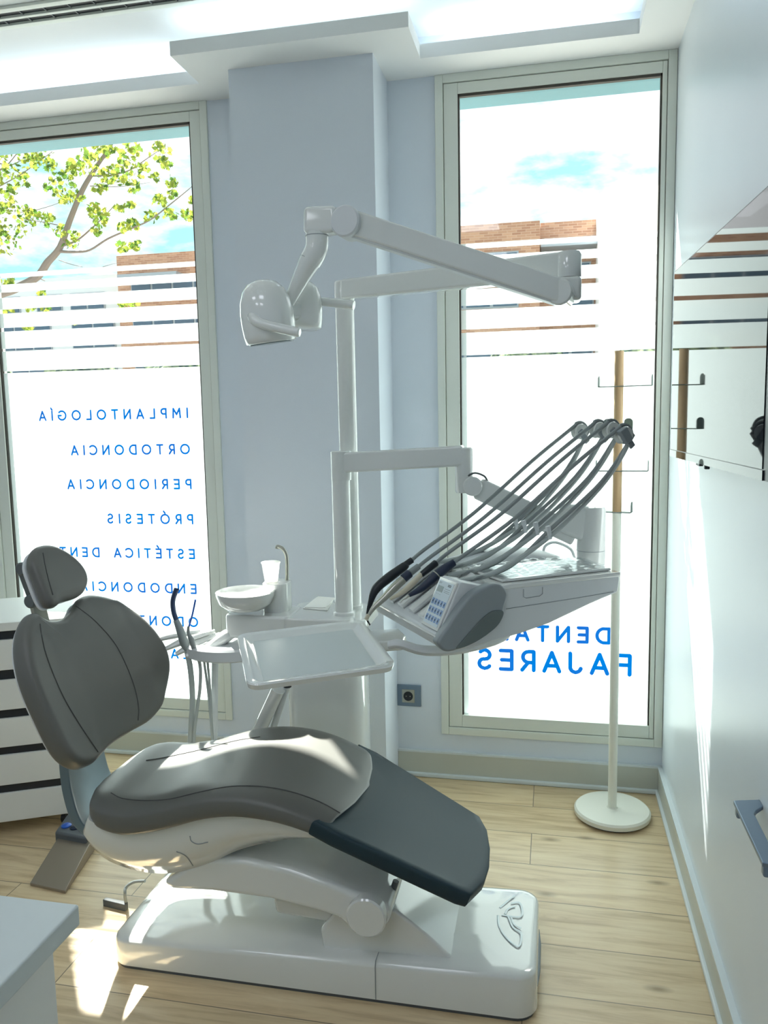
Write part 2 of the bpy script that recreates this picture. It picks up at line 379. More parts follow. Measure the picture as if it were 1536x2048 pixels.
# windows
GL = [(.183, 1.6728), (1.684, 1.764), (1.776, 1.848), (1.864, 1.922), (1.941, 1.989), (2.012, 2.044), (2.071, 2.090), (2.108, 2.116)]
FILM = [(.2643, 1.672), (1.683, 1.762), (1.776, 1.848), (1.865, 1.922), (1.941, 1.988), (2.012, 2.044), (2.070, 2.091)]
FILM = [(.2643, 1.672), (1.680, 1.764), (1.776, 1.848), (1.864, 1.923), (1.941, 1.989), (2.012, 2.044), (2.071, 2.090), ]
def window(name, x0, x1, g0, g1):
    W = bpy.data.objects.new(name, None); COL.objects.link(W); W['kind'] = st; W.location = ((x0+x1)/2, YB, WB); W['_o'] = tuple(W.location)
    zt, zb, gt, gb = ZL, WB, 2.62, .2643
    m = .030
    b = BM(); y0, y1 = YB-.010, YB+.055
    box(b, x0, x0+m, y0, y1, zb, zt); box(b, x1-m, x1, y0, y1, zb, zt); box(b, x0+m, x1-m, y0, y1, zb, zb+m); box(b, x0+m, x1-m, y0, y1, zt-m, zt)
    obj('outer_frame', b, M['alu'], W, bevel=.0015, seg=1)
    b = BM(); y0, y1 = YB-.004, YB+.045; a0, a1, c0, c1 = x0+m+.002, x1-m-.002, zb+m+.002, zt-m-.002
    box(b, a0, g0, y0, y1, c0, c1); box(b, g1, a1, y0, y1, c0, c1); box(b, g0, g1, y0, y1, c0, gb); box(b, g0, g1, y0, y1, gt, c1)
    obj('sash', b, M['alu'], W, bevel=.0015, seg=1)
    e = .006; b = BM(); y0, y1 = YB+.001, YB+.018
    for q in ((g0, g0+e, gb, gt), (g1-e, g1, gb, gt)): box(b, q[0], q[1], y0, y1, q[2], q[3])
    box(b, g0, g1, y0, y1, gt-e*1.6, gt)
    obj('gasket', b, M['gasket'], W)
    obj('glass_pane', box(BM(), g0, g1, YB+.016, YB+.020, gb, gt), M['glass'], W, smooth=False)
    for z0, z1 in FILM:
        b = BM(); v = [b.verts.new(p) for p in ((g0+.004, YB+.012, z0), (g1-.004, YB+.012, z0), (g1-.004, YB+.012, z1), (g0+.004, YB+.012, z1))]; b.faces.new(v)
        obj('frosted_film', b, M['film'] if z0 < 1 else M['stripe'], W, smooth=False)
    return W
W1 = window('window_1', -2.416, -1.329, -2.333, -1.404)
W2 = window('window_2', -.433, XR-.001, -.3495, .3639)
# exterior lintel above both windows
obj('trim_2', box(BM(), -4, 1.2, YB+.06, 3.33, 2.662, 3.1), M['lint'], kind=st, smooth=False)
# ---- lettering, drawn as round-ended strokes; reads from the street
def arc(cx, cy, rx, ry, a0, a1, n=14): return [(cx+rx*math.cos(math.radians(a0+(a1-a0)*k/n)), cy+ry*math.sin(math.radians(a0+(a1-a0)*k/n))) for k in range(n+1)]
def bowl(x, y0, y1, w):
    r = (y1-y0)/2; return [(x, y1), (x+w-r, y1)]+arc(x+w-r, y0+r, r, r, 90, -90, 10)+[(x+w-r, y0), (x, y0)]
GLY = {
 'A': (.78, [[(0, 0), (.39, 1), (.78, 0)], [(.13, .3), (.65, .3)]]),
 'B': (.6, [[(0, 0), (0, 1)], bowl(0, .53, 1, .55), bowl(0, 0, .53, .6)]),
 'C': (.78, [arc(.5, .5, .5, .5, 45, 315, 18)]),
 'D': (.78, [[(0, 0), (0, 1)], [(0, 1), (.28, 1)]+arc(.28, .5, .5, .5, 90, -90, 14)+[(0, 0)]]),
 'E': (.58, [[(.58, 1), (0, 1), (0, 0), (.58, 0)], [(0, .5), (.52, .5)]]),
 'F': (.56, [[(.56, 1), (0, 1), (0, 0)], [(0, .5), (.48, .5)]]),
 'G': (.9, [arc(.5, .5, .5, .5, 45, 360, 20)+[(.6, .5)]]),
 'I': (.04, [[(.02, 0), (.02, 1)]]),
 'J': (.55, [[(.55, 1), (.55, .28)]+arc(.275, .28, .275, .28, 0, -165, 10)]),
 'L': (.52, [[(0, 1), (0, 0), (.52, 0)]]),
 'M': (.86, [[(0, 0), (.06, 1), (.43, .35), (.8, 1), (.86, 0)]]),
 'N': (.74, [[(0, 0), (0, 1), (.74, 0), (.74, 1)]]),
 'O': (1.0, [arc(.5, .5, .5, .5, 0, 360, 24)]),
 'P': (.58, [[(0, 0), (0, 1)], bowl(0, .42, 1, .58)]),
 'Q': (1.0, [arc(.5, .5, .5, .5, 0, 360, 24), [(.62, .25), (.95, -.05)]]),
 'R': (.6, [[(0, 0), (0, 1)], bowl(0, .42, 1, .56), [(.28, .42), (.6, 0)]]),
 'S': (.58, [arc(.3, .745, .27, .255, 35, 240, 12)+arc(.3, .26, .29, .26, 60, -150, 14)]),
 'T': (.68, [[(0, 1), (.68, 1)], [(.34, 0), (.34, 1)]]),
 'U': (.7, [[(0, 1), (0, .35)]+arc(.35, .35, .35, .35, 180, 360, 12)+[(.7, 1)]]),
 ' ': (.5, [])}
ACC = {'Í': 'I', 'É': 'E', 'Ó': 'O'}
def lettering(text, xs, xe, z0, H, t, parent, y=YB+.0095):
    """cut vinyl: each glyph filled once, scan line by scan line, so that no stroke doubles another"""
    ws = [GLY[ACC.get(c, c)][0] for c in text]
    gap = ((xs-xe)/H-sum(ws))/(len(text)-1); x = 0; b = BM(); dz = t/5; dx = t/9
    for c, w_ in zip(text, ws):
        strokes = list(GLY[ACC.get(c, c)][1])
        if c in ACC: strokes.append([(w_/2-.02, 1.18), (w_/2+.14, 1.38)])
        sg = [(p[0]*H, p[1]*H, q[0]*H, q[1]*H) for s_ in strokes for p, q in zip(s_, s_[1:])]
        if sg:
            gx = np.arange(-1.5*t, w_*H+1.5*t, dx)+dx/2; gz = np.arange(-1.5*t-.1*H, H*1.45+1.5*t, dz)+dz/2
            X, Z = np.meshgrid(gx, gz); m = np.zeros(X.shape, bool)
            for x0, y0, x1, y1 in sg:
                L2 = (x1-x0)**2+(y1-y0)**2
                if L2 < 1e-12: continue
                u = np.clip(((X-x0)*(x1-x0)+(Z-y0)*(y1-y0))/L2, 0, 1)
                m |= (X-x0-u*(x1-x0))**2+(Z-y0-u*(y1-y0))**2 < t*t
            ox = xs-x*H
            for i in range(len(gz)):
                e = np.flatnonzero(np.diff(np.concatenate(([0], m[i].astype(int), [0]))))
                for k in range(0, len(e), 2):
                    a0, a1 = ox-(gx[0]-dx/2+e[k]*dx), ox-(gx[0]-dx/2+e[k+1]*dx); c0 = z0+gz[i]-dz/2
                    b.faces.new([b.verts.new(p) for p in ((a0, y, c0), (a1, y, c0), (a1, y, c0+dz), (a0, y, c0+dz))])
        x += w_+gap
    return obj('lettering', b, M['text'], parent, smooth=False)
H = .037; tt = .0040
for txt, xe, zc in (('IMPLANTOLOGÍA', -2.165, 1.486), ('ORTODONCIA', -2.022, 1.337), ('PERIODONCIA', -2.050, 1.191), ('PRÓTESIS', -1.868, 1.043),
                    ('ESTÉTICA DENTAL', -2.213, .895), ('ENDODONCIA', -2.02, .745), ('ODONTOPEDIATRÍA', -2.262, .601), ('BLANQUEAMIENTO', -2.20, .458)):
    lettering(txt, -1.478, xe, zc-H/2, H, tt, W1)
xd = P(999, 1275, Y=3.07).x
lettering('DENTAL', .212, xd, .579, .056, .0067, W2)
lettering('FAJARES', .290, -.281, .458, .074, .0078, W2)
# ceiling slot diffusers
for x0, x1, nm in ((-3.0, -1.012, 'long two-slot air diffuser in the ceiling, left of the gap'), (-.985, .2, 'two-slot air diffuser in the ceiling right of the gap, mostly out of frame')):
    D = thing('air_diffuser', nm, 'vent', ((x0+x1)/2, 2.56, ZU-.012))
    b = BM(); z0, z1 = ZU-.010, ZU
    for y0, y1 in ((2.50, 2.524), (2.556, 2.570), (2.602, 2.626)): box(b, x0, x1, y0, y1, z0, z1)
    box(b, x0, x0+.02, 2.5, 2.626, z0, z1); box(b, x1-.02, x1, 2.5, 2.626, z0, z1)
    obj('frame', b, M['alu'], D, bevel=.001, seg=1)
    for y0, y1 in ((2.524, 2.556), (2.570, 2.602)):
        obj('slot', box(BM(), x0+.02, x1-.02, y0, y1, ZU-.002, ZU), M['black'], D)
        x = max(x0+.1, -2.3)
        while x < min(x1, -.5)-.03: obj('vane', box(BM(), x, x+.004, y0, y1, ZU-.006, ZU-.001), M['darkplastic'], D, smooth=False); x += .09
# cove led strips lying on the board
def led(x0, x1, y0, y1, lab):
    tag(obj('led_strip', box(BM(), x0, x1, y0, y1, ZL+.049, ZL+.057), M['led'], smooth=False), lab, 'light')
led(XL+.1, -1.33, 2.965, 2.985, 'cove led strip above the left window')
led(-1.25, -.50, 2.73, 2.75, 'cove led strip over the pillar step')
led(-.42, .24, 2.965, 2.985, 'cove led strip above the right window')
# added fill light panels, out of view, to lift the shadows
for x, y in ((-1.9, .3), (-.7, .3), (-1.9, -1.2), (-.7, -1.2)):
    L_ = obj('fill_panel', box(BM(), x-.3, x+.3, y-.3, y+.3, ZU-.012, ZU-.002), M['panel'], smooth=False)
    tag(L_, 'added square fill light panel in the unseen part of the room', 'light', 'added fill light panels')
# ------------------------------------------------------------------ wall socket
so = thing('wall_socket', 'steel-framed power socket with black centre low on the back wall', 'socket', (-.565, YB, .334))
obj('plate', box(BM(), -.616, -.515, YB-.008, YB, .290, .378), M['steel'], so, bevel=.002)
obj('insert', box(BM(), -.592, -.541, YB-.011, YB-.006, .306, .360), M['chrome'], so, bevel=.001)
s_ = obj('outlet', lathe(BM(), (-.5665, YB-.0125, .333), [(.0005, 0), (.014, 0), (.019, -.001), (.020, .004)], (0, 1, 0)), M['black'], so)
b = BM()
for dx in (-.008, .008): lathe(b, (-.5665+dx, YB-.0132, .333), [(.0022, 0), (.0022, .002)], (0, 1, 0), 10)
obj('pin_hole', b, M['chrome'], so)
# ------------------------------------------------------------------ coat stand
cx, cy = .217, 2.845
cs = thing('coat_stand', 'white and beech coat stand with round base by the right wall', 'coat stand', (cx, cy, 0))
obj('base', lathe(BM(), (cx, cy, 0), [(.126, .006), (.133, .010), (.134, .024), (.128, .031), (.02, .033), (.001, .033)], n=64), M['stand'], cs)
obj('base_pad', lathe(BM(), (cx, cy, 0), [(.12, 0), (.12, .007)], n=48), M['dbase'], cs)
obj('collar', lathe(BM(), (cx, cy, .032), [(.02, 0), (.0175, .004)]), M['stand'], cs)
obj('lower_pole', tube(BM(), [(cx, cy, .03), (cx, cy, 1.112)], .0155, 24), M['stand'], cs)
obj('upper_pole', tube(BM(), [(cx, cy, 1.112), (cx, cy, 1.66)], .0155, 24), M['wood'], cs)
def hook(z, ang, a, c):
    d = Vector((math.cos(math.radians(ang)), math.sin(math.radians(ang)), 0)); s = Vector((-d.y, d.x, 0)); C0 = Vector((cx, cy, z)); hw = .016; t = .003
    b = BM(); pts = [C0-d*a, C0+d*c]
    beam(b, pts[0], pts[1], t, hw*2)
    for e, q in ((-1, a), (1, c)):
        base = C0+d*e*q; prof = [(-hw, 0), (hw, 0), (hw, .026)]+[(hw*math.cos(math.radians(g)), .026+.012*math.sin(math.radians(g))) for g in (30, 60, 90, 120, 150)]+[(-hw, .026)]
        loft(b, [[base+s*p+Vector((0, 0, h))+d*k for p, h in prof] for k in (0, t)])
    obj('hook', b, M['strap'], cs, bevel=.0008, seg=1)
hook(1.541, -12, .068, .107); hook(1.395, 62, .085, .085); hook(1.253, -8, .072, .099); hook(1.110, -14, .122, .048)
# ------------------------------------------------------------------ television
tv = thing('television', 'large flat television on the right wall reflecting the window', 'television', (.36, 1.98, 1.32))
A0, A1 = Vector((.3375, 2.479, 1.321)), Vector((.3786, 1.52, 1.321)); dT = (A1-A0).normalized(); nT = Vector((-dT.y, dT.x, 0)); nT = nT if nT.x > 0 else -nT
hT = .533; LT = (A1-A0).length
def tvb(u0, u1, z0, z1, n0, n1):
    b = BM(); R = [[A0+dT*u+nT*n+Vector((0, 0, z)) for u, n in ((u0, n0), (u1, n0), (u1, n1), (u0, n1))] for z in (z0, z1)]; return loft(b, R)
obj('housing', tvb(0, LT, 0, hT, .0015, .03), M['tvedge'], tv, bevel=.002, seg=2)
obj('screen', tvb(.006, LT-.056, .022, hT-.005, 0, .002), M['screen'], tv, smooth=False)
obj('bottom_bezel', tvb(.001, LT-.05, .001, .020, -.001, .006), M['screen'], tv, smooth=False)
obj('receiver', tvb(.33, .37, -.006, .0, .004, .014), M['black'], tv)
obj('button', tvb(.42, .432, -.010, .0, .004, .016), M['black'], tv, bevel=.002)
b = BM(); mid = A0+dT*LT*.5+nT*.03; box(b, mid.x-.002, XR, mid.y-.12, mid.y+.12, 1.48, 1.68); obj('bracket', b, M['black'], tv)
# wall handle
hd = thing('wall_rail', 'blue-grey metal rail handle fixed low on the right wall', 'handle', (XR, 1.52, .66))
zt = .670; b = BM()
prof = [(.360, 1.637), (XR, 1.650), (XR, 1.622), (.395, 1.600), (.388, 1.585), (.388, 1.462), (.395, 1.447), (XR, 1.43), (XR, 1.395), (.360, 1.407)]
prism(b, [(x, y, zt-.009) for x, y in prof], (0, 0, .009)); obj('rail', b, M['steel'], hd, bevel=.002)
for y in (1.617, 1.409): obj('mount', box(BM(), .363, .395, y, y+.018, zt-.030, zt-.009), M['steel'], hd, bevel=.004)
# ------------------------------------------------------------------ dental chair
CH = thing('dental_chair', 'taupe dental treatment chair with slate foot panel on a white base', 'dental chair', (-.6, 1.95, 0))
# base
def base_ring(inset, zf, yb=2.145):
    r = rrect(-1.158+inset, -.03-inset, 1.775+inset, yb-inset, .055-min(inset, .02), 0, 8)
    return [Vector((p.x, p.y, zf(p.x, p.y))) for p in r]
ht = lambda x: .078+.042*max(0, min(1, (x+1.158)/.75))**.8
obj('plinth', loft(BM(), [base_ring(.006, lambda x, y: 0), base_ring(.006, lambda x, y: .014)]), M['dbase'], CH)
R = [base_ring(.0, lambda x, y: .012), base_ring(.001, lambda x, y: ht(x)-.012), base_ring(.004, lambda x, y: ht(x)-.004), base_ring(.011, lambda x, y: ht(x))]
for i, k in ((.02, .0022), (.035, .0035), (.06, .0052), (.09, .0066), (.125, .0078)): R.append(base_ring(i, lambda x, y, k=k: ht(x)+k))
base = obj('base', loft(BM(), R), M['plastic'], CH, angle=60)
obj('joint_line', tube(BM(), [(-.424, 1.7745, .012), (-.424, 1.7745, .098), (-.4235, 1.781, .113), (-.42, 1.80, .122)], .0011, 6), M['greyplastic'], base)
# embossed mark on the base, outlined arcs
def mark():
    b = BM(); tw_ = .0030; c = (-.125, 1.93)
    T = lambda x, y: Vector((x, y, ht(x)+.0081))
    pt = lambda px, py: T(*P(px, py, Z=.137)[:2])
    for s in ([(1000, 1809), (1020, 1792), (1030, 1785)], [(1003, 1824), (1042, 1826), (1040, 1800), (1022, 1800)], [(996, 1824), (998, 1845), (1012, 1868), (1037, 1886), (1042, 1860), (1026, 1848), (1016, 1826)], [(1022, 1828), (1028, 1842), (1042, 1850)], [(1010, 1822), (1016, 1812), (1030, 1806)]):
        tube(b, [pt(*q) for q in s], tw_, 8, smooth=5, flat=.1)
    return b
obj('emblem', mark(), mat('pale printed mark', (196, 212, 218), .12, coat=1), base)
# end bumper
obj('bumper', tube(BM(), [(-.031, 1.84, .055), (-.0305, 1.90, .055), (-.0305, 2.0, .055), (-.031, 2.06, .055)], [.002, .007, .007, .002], 10, smooth=5), M['greyplastic'], base)
def PV2(px, py, Y): return P(px, py, Y=Y)
def xz(pts, Y): return [PV2(x, y, Y) for x, y in pts]
# pedestal wedge on the base
def slab(pts, Y0, Y1, Yp=None, smooth=0):
    q = xz(pts, Yp or Y0)
    if smooth: q = cr_closed(q, smooth)
    return prism(BM(), [Vector((p.x, Y0, p.z)) for p in q], (0, Y1-Y0, 0))
obj('pedestal', slab([(640, 1860), (690, 1800), (735, 1790), (776, 1815), (792, 1822), (850, 1866), (905, 1916), (880, 1945), (650, 1925)], 1.815, 2.085), M['plastic'], CH, bevel=.008)
obj('inner_link', slab([(545, 1795), (552, 1828), (655, 1846), (680, 1838), (660, 1800)], 1.83, 2.06), M['plastic'], CH, bevel=.01)
# far-side support pillar under the seat (white)
# lift arm
arm = [(322, 1768), (345, 1781), (423, 1785), (541, 1801), (620, 1821), (677, 1838), (700, 1860), (740, 1878), (778, 1850), (783, 1822), (750, 1795), (716, 1789), (658, 1766), (580, 1739), (490, 1719), (412, 1717), (370, 1735)]
obj('lift_arm', slab(arm, 1.775, 2.105), M['plastic'], CH, bevel=.016, seg=4)
pc = P(733, 1833, Y=1.765)
obj('pivot_cap', lathe(BM(), (pc.x, 1.755, pc.z), [(.001, .0), (.046, .0), (.050, .004), (.050, .03)], (0, 1, 0), 48), M['plastic'], CH)
obj('piston_rod', tube(BM(), [P(792, 1762, Y=1.86), P(772, 1820, Y=1.86)], .008, 12), M['darkplastic'], CH)
# seat shell under the cushion
shell = [(160, 1640), (154, 1682), (173, 1717), (228, 1752), (279, 1766), (335, 1768), (400, 1745), (450, 1722), (540, 1700), (640, 1700), (640, 1680), (560, 1650), (450, 1640), (350, 1665), (250, 1672)]
def shell_bm():
    lo = [(154, 1668), (165, 1705), (195, 1737), (240, 1757), (290, 1768), (335, 1768), (400, 1752), (470, 1720), (550, 1700), (634, 1692)]
    hi = [(160, 1640), (178, 1655), (205, 1668), (250, 1676), (290, 1676), (340, 1664), (400, 1650), (460, 1638), (540, 1648), (634, 1672)]
    b = BM(); R = []; L0 = cr_open(xz(lo, 1.745), 5); H0 = cr_open(xz(hi, 1.715), 5)
    n = len(L0); yc = 1.93
    for i, (a, c) in enumerate(zip(L0, H0)):
        x = a.x; xc = c.x; hw = .17+.0*x; hh = .205; k = min(1, (i+1)/5); k = .55+.45*math.sin(k*math.pi/2)
        hh *= k; hw *= k; zb, zt = a.z, c.z+.012
        ring = []
        prof = [(-hh, 0), (-hh*1.0, -.2), (-hh*.99, -.45), (-hw*1.04, -.72), (-hw*.9, -.93), (-hw*.6, -1.0), (0, -1.02), (hw*.6, -1.0), (hw*.9, -.93), (hw*1.04, -.72), (hh*.99, -.45), (hh, -.2), (hh, 0), (0, .02)]
        for y, z in prof:
            u = -z if z < 0 else 0
            ring.append(Vector((xc+(x-xc)*min(1, u), yc+y, zt+(zb-zt)*u)))
        R.append(ring)
    return loft(b, R)
sh = obj('seat_shell', shell_bm(), M['plastic'], CH, angle=60)
# seat cushion
def seat_bm():
    ctl = [(-1.172, .478, .445, .12), (-1.158, .492, .428, .18), (-1.12, .499, .415, .212), (-1.05, .498, .408, .226), (-.97, .512, .424, .230), (-.90, .535, .446, .232), (-.82, .556, .474, .232), (-.74, .566, .488, .232), (-.66, .560, .487, .232), (-.60, .546, .477, .230), (-.55, .528, .462, .226), (-.52, .516, .45, .222), (-.508, .508, .45, .215)]
    pts = cr_open([(a, b_, c) for a, b_, c, d in ctl], 4); wd = cr_open([(a, d, 0) for a, b_, c, d in ctl], 4)
    b = BM(); R = []; n = len(pts); yc = 1.932
    for i, (p, q) in enumerate(zip(pts, wd)):
        x, zt, zb = p; w_ = q.y; t = i/(n-1); ring = []; zc = (zt+zb)/2; h = (zt-zb)/2
        m = 40
        for k in range(m):
            a = 2*math.pi*k/m; c, s = math.cos(a), math.sin(a); e = .38 if s > 0 else .3
            yy = math.copysign(abs(c)**.42, c)*w_; zz = math.copysign(abs(s)**e, s)*h
            f = abs(yy)/w_
            if s > 0: zz += -.010*f**3+.004*math.exp(-((f-.78)/.12)**2)-.005*(1-min(1, f/.75))**1.5
            bow = .050*(1-f*f)*max(0, (t-.55)/.45)**1.5-.025*(1-f*f)*max(0, (.25-t)/.25)
            ring.append(Vector((x-.012+bow, yc+yy, zc+zz-.3*max(0, bow))))
        R.append(ring)
    return loft(b, R)
seat = obj('seat_cushion', seat_bm(), M['vinyl'], CH, angle=75)
from mathutils.bvhtree import BVHTree
def on_surface(o, pxs, off=.0006):
    bv = BVHTree.FromPolygons([v.co+org(root_of(o)) for v in o.data.vertices], [tuple(p.vertices) for p in o.data.polygons]); out = []
    for x, y in pxs:
        d = (FW+RT*((x-768)/FPX)-UP*((y-1024)/FPX)).normalized(); h = bv.ray_cast(O, d)
        if h[0] is not None: out.append(h[0]+h[1]*off if h[1].dot(d) < 0 else h[0]-h[1]*off)
    return out
def seams(name, o, pxs, mm='seamm'):
    pts = on_surface(o, [(p.x, p.y) for p in cr_open([(x, y, 0) for x, y in pxs], 6)])
    if len(pts) > 2: obj(name, tube(BM(), pts, .0013, 6), M[mm], o)
seams('seam', seat, [(222, 1586), (245, 1597), (290, 1601), (340, 1598), (400, 1584), (460, 1573), (520, 1573), (580, 1583), (640, 1604), (680, 1626)])
seams('shell_line', sh, [(353, 1703), (364, 1707), (374, 1714), (386, 1731)], 'greyplastic')
seams('shell_line', sh, [(380, 1672), (383, 1682), (396, 1688), (416, 1684)], 'greyplastic')
seams('seam', seat, [(292, 1521), (330, 1515), (400, 1500), (470, 1482), (520, 1474)])
# foot panel
zf = lambda x: .497-.39*(x+.54)
def foot_bm():
    out = [(-.553, 1.703), (-.53, 1.745), (-.515, 1.80), (-.50, 1.93), (-.515, 2.06), (-.535, 2.12), (-.553, 2.157), (-.50, 2.155), (-.19, 2.066), (-.166, 2.02), (-.151, 1.94), (-.147, 1.86), (-.153, 1.787), (-.18, 1.706), (-.20, 1.700), (-.50, 1.697)]
    pts = [Vector(p+(0,)) for p in out]; d = []
    for i in range(len(pts)):
        a, c = pts[i], pts[(i+1) % len(pts)]; m = max(1, int((c-a).length/.02))
        for k in range(m): d.append(a+(c-a)*k/m)
    b = BM(); cen = Vector((-.35, 1.93, 0)); nrm = Vector((.39, 0, 1)).normalized()
    def ring(s, h): 
        o_ = []
        for p in d:
            v = cen+(p-cen)*s; f = abs(v.y-1.925)/.22
            o_.append(Vector((v.x, v.y, zf(v.x)))+nrm*(h+(.006*f**2 if h > -.01 else 0)))
        return o_
    return loft(b, [ring(.02, -.034), ring(.5, -.034), ring(.97, -.034), ring(.99, -.030), ring(1, -.022), ring(1, -.008), ring(.994, -.002), ring(.98, .001), ring(.9, .0), ring(.7, -.002), ring(.4, -.003), ring(.02, -.003)])
ft = obj('foot_panel', foot_bm(), M['foot'], CH, angle=50)
# backrest
k_ = .42; nB = Vector((1, 0, k_)).normalized(); cB = nB.dot(Vector((-1.19, 0, .6))); sB = Vector((-k_, 0, 1)).normalized(); oB = Vector((-1.19, 1.96, .6))
def to_ab(px, py, n=nB, c=cB, s=sB, o=oB): v = PPl(px, py, n, c)-o; return (v.y, v.dot(s), 0)
outl = [(62, 1228), (48, 1238), (37, 1265), (34, 1300), (40, 1345), (54, 1390), (76, 1440), (103, 1495), (128, 1527), (160, 1538), (190, 1518), (220, 1490), (260, 1464), (298, 1440), (317, 1405), (325, 1350), (318, 1310), (300, 1276), (275, 1244), (245, 1218), (210, 1198), (175, 1191), (156, 1200), (144, 1222), (120, 1240), (96, 1243), (80, 1238)]
ab = cr_closed([to_ab(*p) for p in outl], 4)
def MB_(a, c, h): return oB+Vector((0, a, 0))+sB*c+nB*h
def bulge(a, c): 
    f = abs(a)/.3
    return .022*f**2+.006*math.exp(-((f-.62)/.1)**2)*(1 if c < .33 else 0)
back = obj('backrest', pillow(BM(), ab, lambda a, c, h: MB_(a, c, h-.004), .028, .024, .75, bulge=bulge), M['vinyl'], CH, angle=75)
obj('backrest_shell', pillow(BM(), ab, lambda a, c, h: MB_(a*.93, .2+(c-.2)*.95, h-.030), .008, .006, 1.0), M['plastic2'], CH, angle=75)
seams('seam', back, [(152, 1212), (190, 1242), (228, 1285), (252, 1330), (269, 1375), (277, 1415), (276, 1441)])
seams('seam', back, [(80, 1248), (84, 1275), (92, 1308), (108, 1352), (130, 1400), (161, 1452), (196, 1504)])
# curved carrier between backrest and seat
lo = cr_open([P(134, 1500, Y=1.80), P(137, 1545, Y=1.80), P(144, 1590, Y=1.80), P(160, 1640, Y=1.80), P(185, 1668, Y=1.80)], 5)
hi = cr_open([P(205, 1480, Y=2.10), P(212, 1515, Y=2.10), P(222, 1545, Y=2.10), P(243, 1575, Y=2.10), P(275, 1600, Y=2.10)], 5)
R = []
for a, c in zip(lo, hi):
    q = [a+(c-a)*t for t in (0, .05, .2, .4, .6, .8, .95, 1)]
    dz = Vector((-.028, 0, -.008)); cv = [0, .0, -.006, -.01, -.01, -.006, 0, 0]
    R.append([p+Vector((e, 0, 0)) for p, e in zip(q, cv)]+[p+dz+Vector((e, 0, 0)) for p, e in zip(q[::-1], cv)])
obj('back_carrier', loft(BM(), R), M['shell'], CH, bevel=.004, seg=2)
# headrest
kH = .5; nH = Vector((1, -.12, kH)).normalized(); oH = P(108, 1152, Y=1.965); cH = nH.dot(oH); sH = (Vector((0, 0, 1))-nH*nH.z).normalized(); aH = sH.cross(nH)
aH = aH if aH.y > 0 else -aH
def to_h(px, py): v = PPl(px, py, nH, cH)-oH; return (v.dot(aH), v.dot(sH), 0)
ho = [(62, 1104), (78, 1093), (100, 1093), (125, 1106), (147, 1126), (162, 1148), (167, 1170), (160, 1190), (142, 1200), (120, 1206), (106, 1216), (92, 1214), (80, 1196), (66, 1160), (56, 1128)]
abh = cr_closed([to_h(*p) for p in ho], 4)
def bh(a, c): return .014*math.exp(-((a+.035)/.022)**2)
head = obj('headrest', pillow(BM(), abh, lambda a, c, h: oH+aH*a+sH*c+nH*h, .022, .02, .8, bulge=lambda a, c: .012*(abs(a)/.1)**2), M['vinyl'], CH, angle=75)
seams('seam', head, [(86, 1106), (90, 1130), (97, 1160), (106, 1190)])
obj('headrest_plate', pillow(BM(), abh, lambda a, c, h: oH+aH*a*.93+sH*c*.95+nH*(h-.028), .006, .006, 1), M['plastic2'], CH, angle=75)
nn = nH*-.078
k1 = P(48, 1138, Y=1.95)+Vector((-.02, 0, 0)); k2 = P(68, 1202, Y=1.95)+Vector((-.02, 0, 0))
link = obj('headrest_link', beam(BM(), P(52, 1140, Y=1.98), P(76, 1206, Y=1.98), .022, .05), M['darkplastic'], CH, bevel=.004)
for c_, r_ in ((P(46, 1137, Y=1.93), .018), (P(64, 1202, Y=1.93), .019)):
    obj('knob', lathe(BM(), c_, [(.001, -.014), (r_-.004, -.014), (r_, -.009), (r_, .075), (r_-.003, .08), (.001, .08)], (0, 1, 0), 24), M['darkplastic'], CH)
obj('headrest_bar', beam(BM(), P(80, 1200, Y=1.96)+Vector((-.012, 0, 0)), P(100, 1260, Y=1.96)+Vector((-.02, 0, 0)), .012, .055), M['chrome'], CH, bevel=.002)
# ------------------------------------------------------------------ dental unit (column, cuspidor, poles)
px_, pz_ = -.644, .845
UN = thing('dental_unit', 'white dental unit column with spittoon bowl and instrument poles behind the chair', 'dental unit', (-.7, 2.4, 0))
cb = rrect(-.835, -.585, 2.33, 2.50, .05, 0)
obj('column', loft(BM(), [cb, [p+Vector((0, 0, .82)) for p in cb]]), M['plastic'], UN, angle=50)
tp = rrect(-.838, -.560, 2.30, 2.53, .035, .800)
obj('platform', loft(BM(), [[p+Vector((0, 0, .0)) for p in tp], [p+Vector((0, 0, .036)) for p in tp]]), M['plastic'], UN, bevel=.006)
hb = rrect(-1.02, -.80, 2.30, 2.46, .03, .765)
obj('bowl_housing', loft(BM(), [hb, [p+Vector((0, 0, .075)) for p in hb]]), M['plastic'], UN, bevel=.01)
# cuspidor
bc = P(491, 1188, Y=2.33); bz = .912
obj('bowl', lathe(BM(), (bc.x, 2.33, bz), [(.03, -.062), (.06, -.055), (.083, -.036), (.092, -.012), (.0935, .0), (.090, .002), (.086, -.006), (.075, -.016), (.03, -.021), (.001, -.022)], n=64), M['plastic'], UN)
tc_ = P(553, 1200, Y=2.39)
tw = rrect(tc_.x-.042, tc_.x+.042, 2.35, 2.45, .036, .80, 8)
tower = obj('cup_tower', loft(BM(), [tw, [p+Vector((0, 0, .132)) for p in tw]]), M['plastic'], UN, bevel=.004)
fz = P(574, 1160, Y=2.42)
obj('faucet', tube(BM(), [Vector((fz.x, 2.42, .925)), P(574, 1125, Y=2.42), P(572, 1108, Y=2.42), P(565, 1097, Y=2.42), P(555, 1093, Y=2.42), P(554, 1097, Y=2.42)], .0058, 12, smooth=6), M['chrome'], UN)
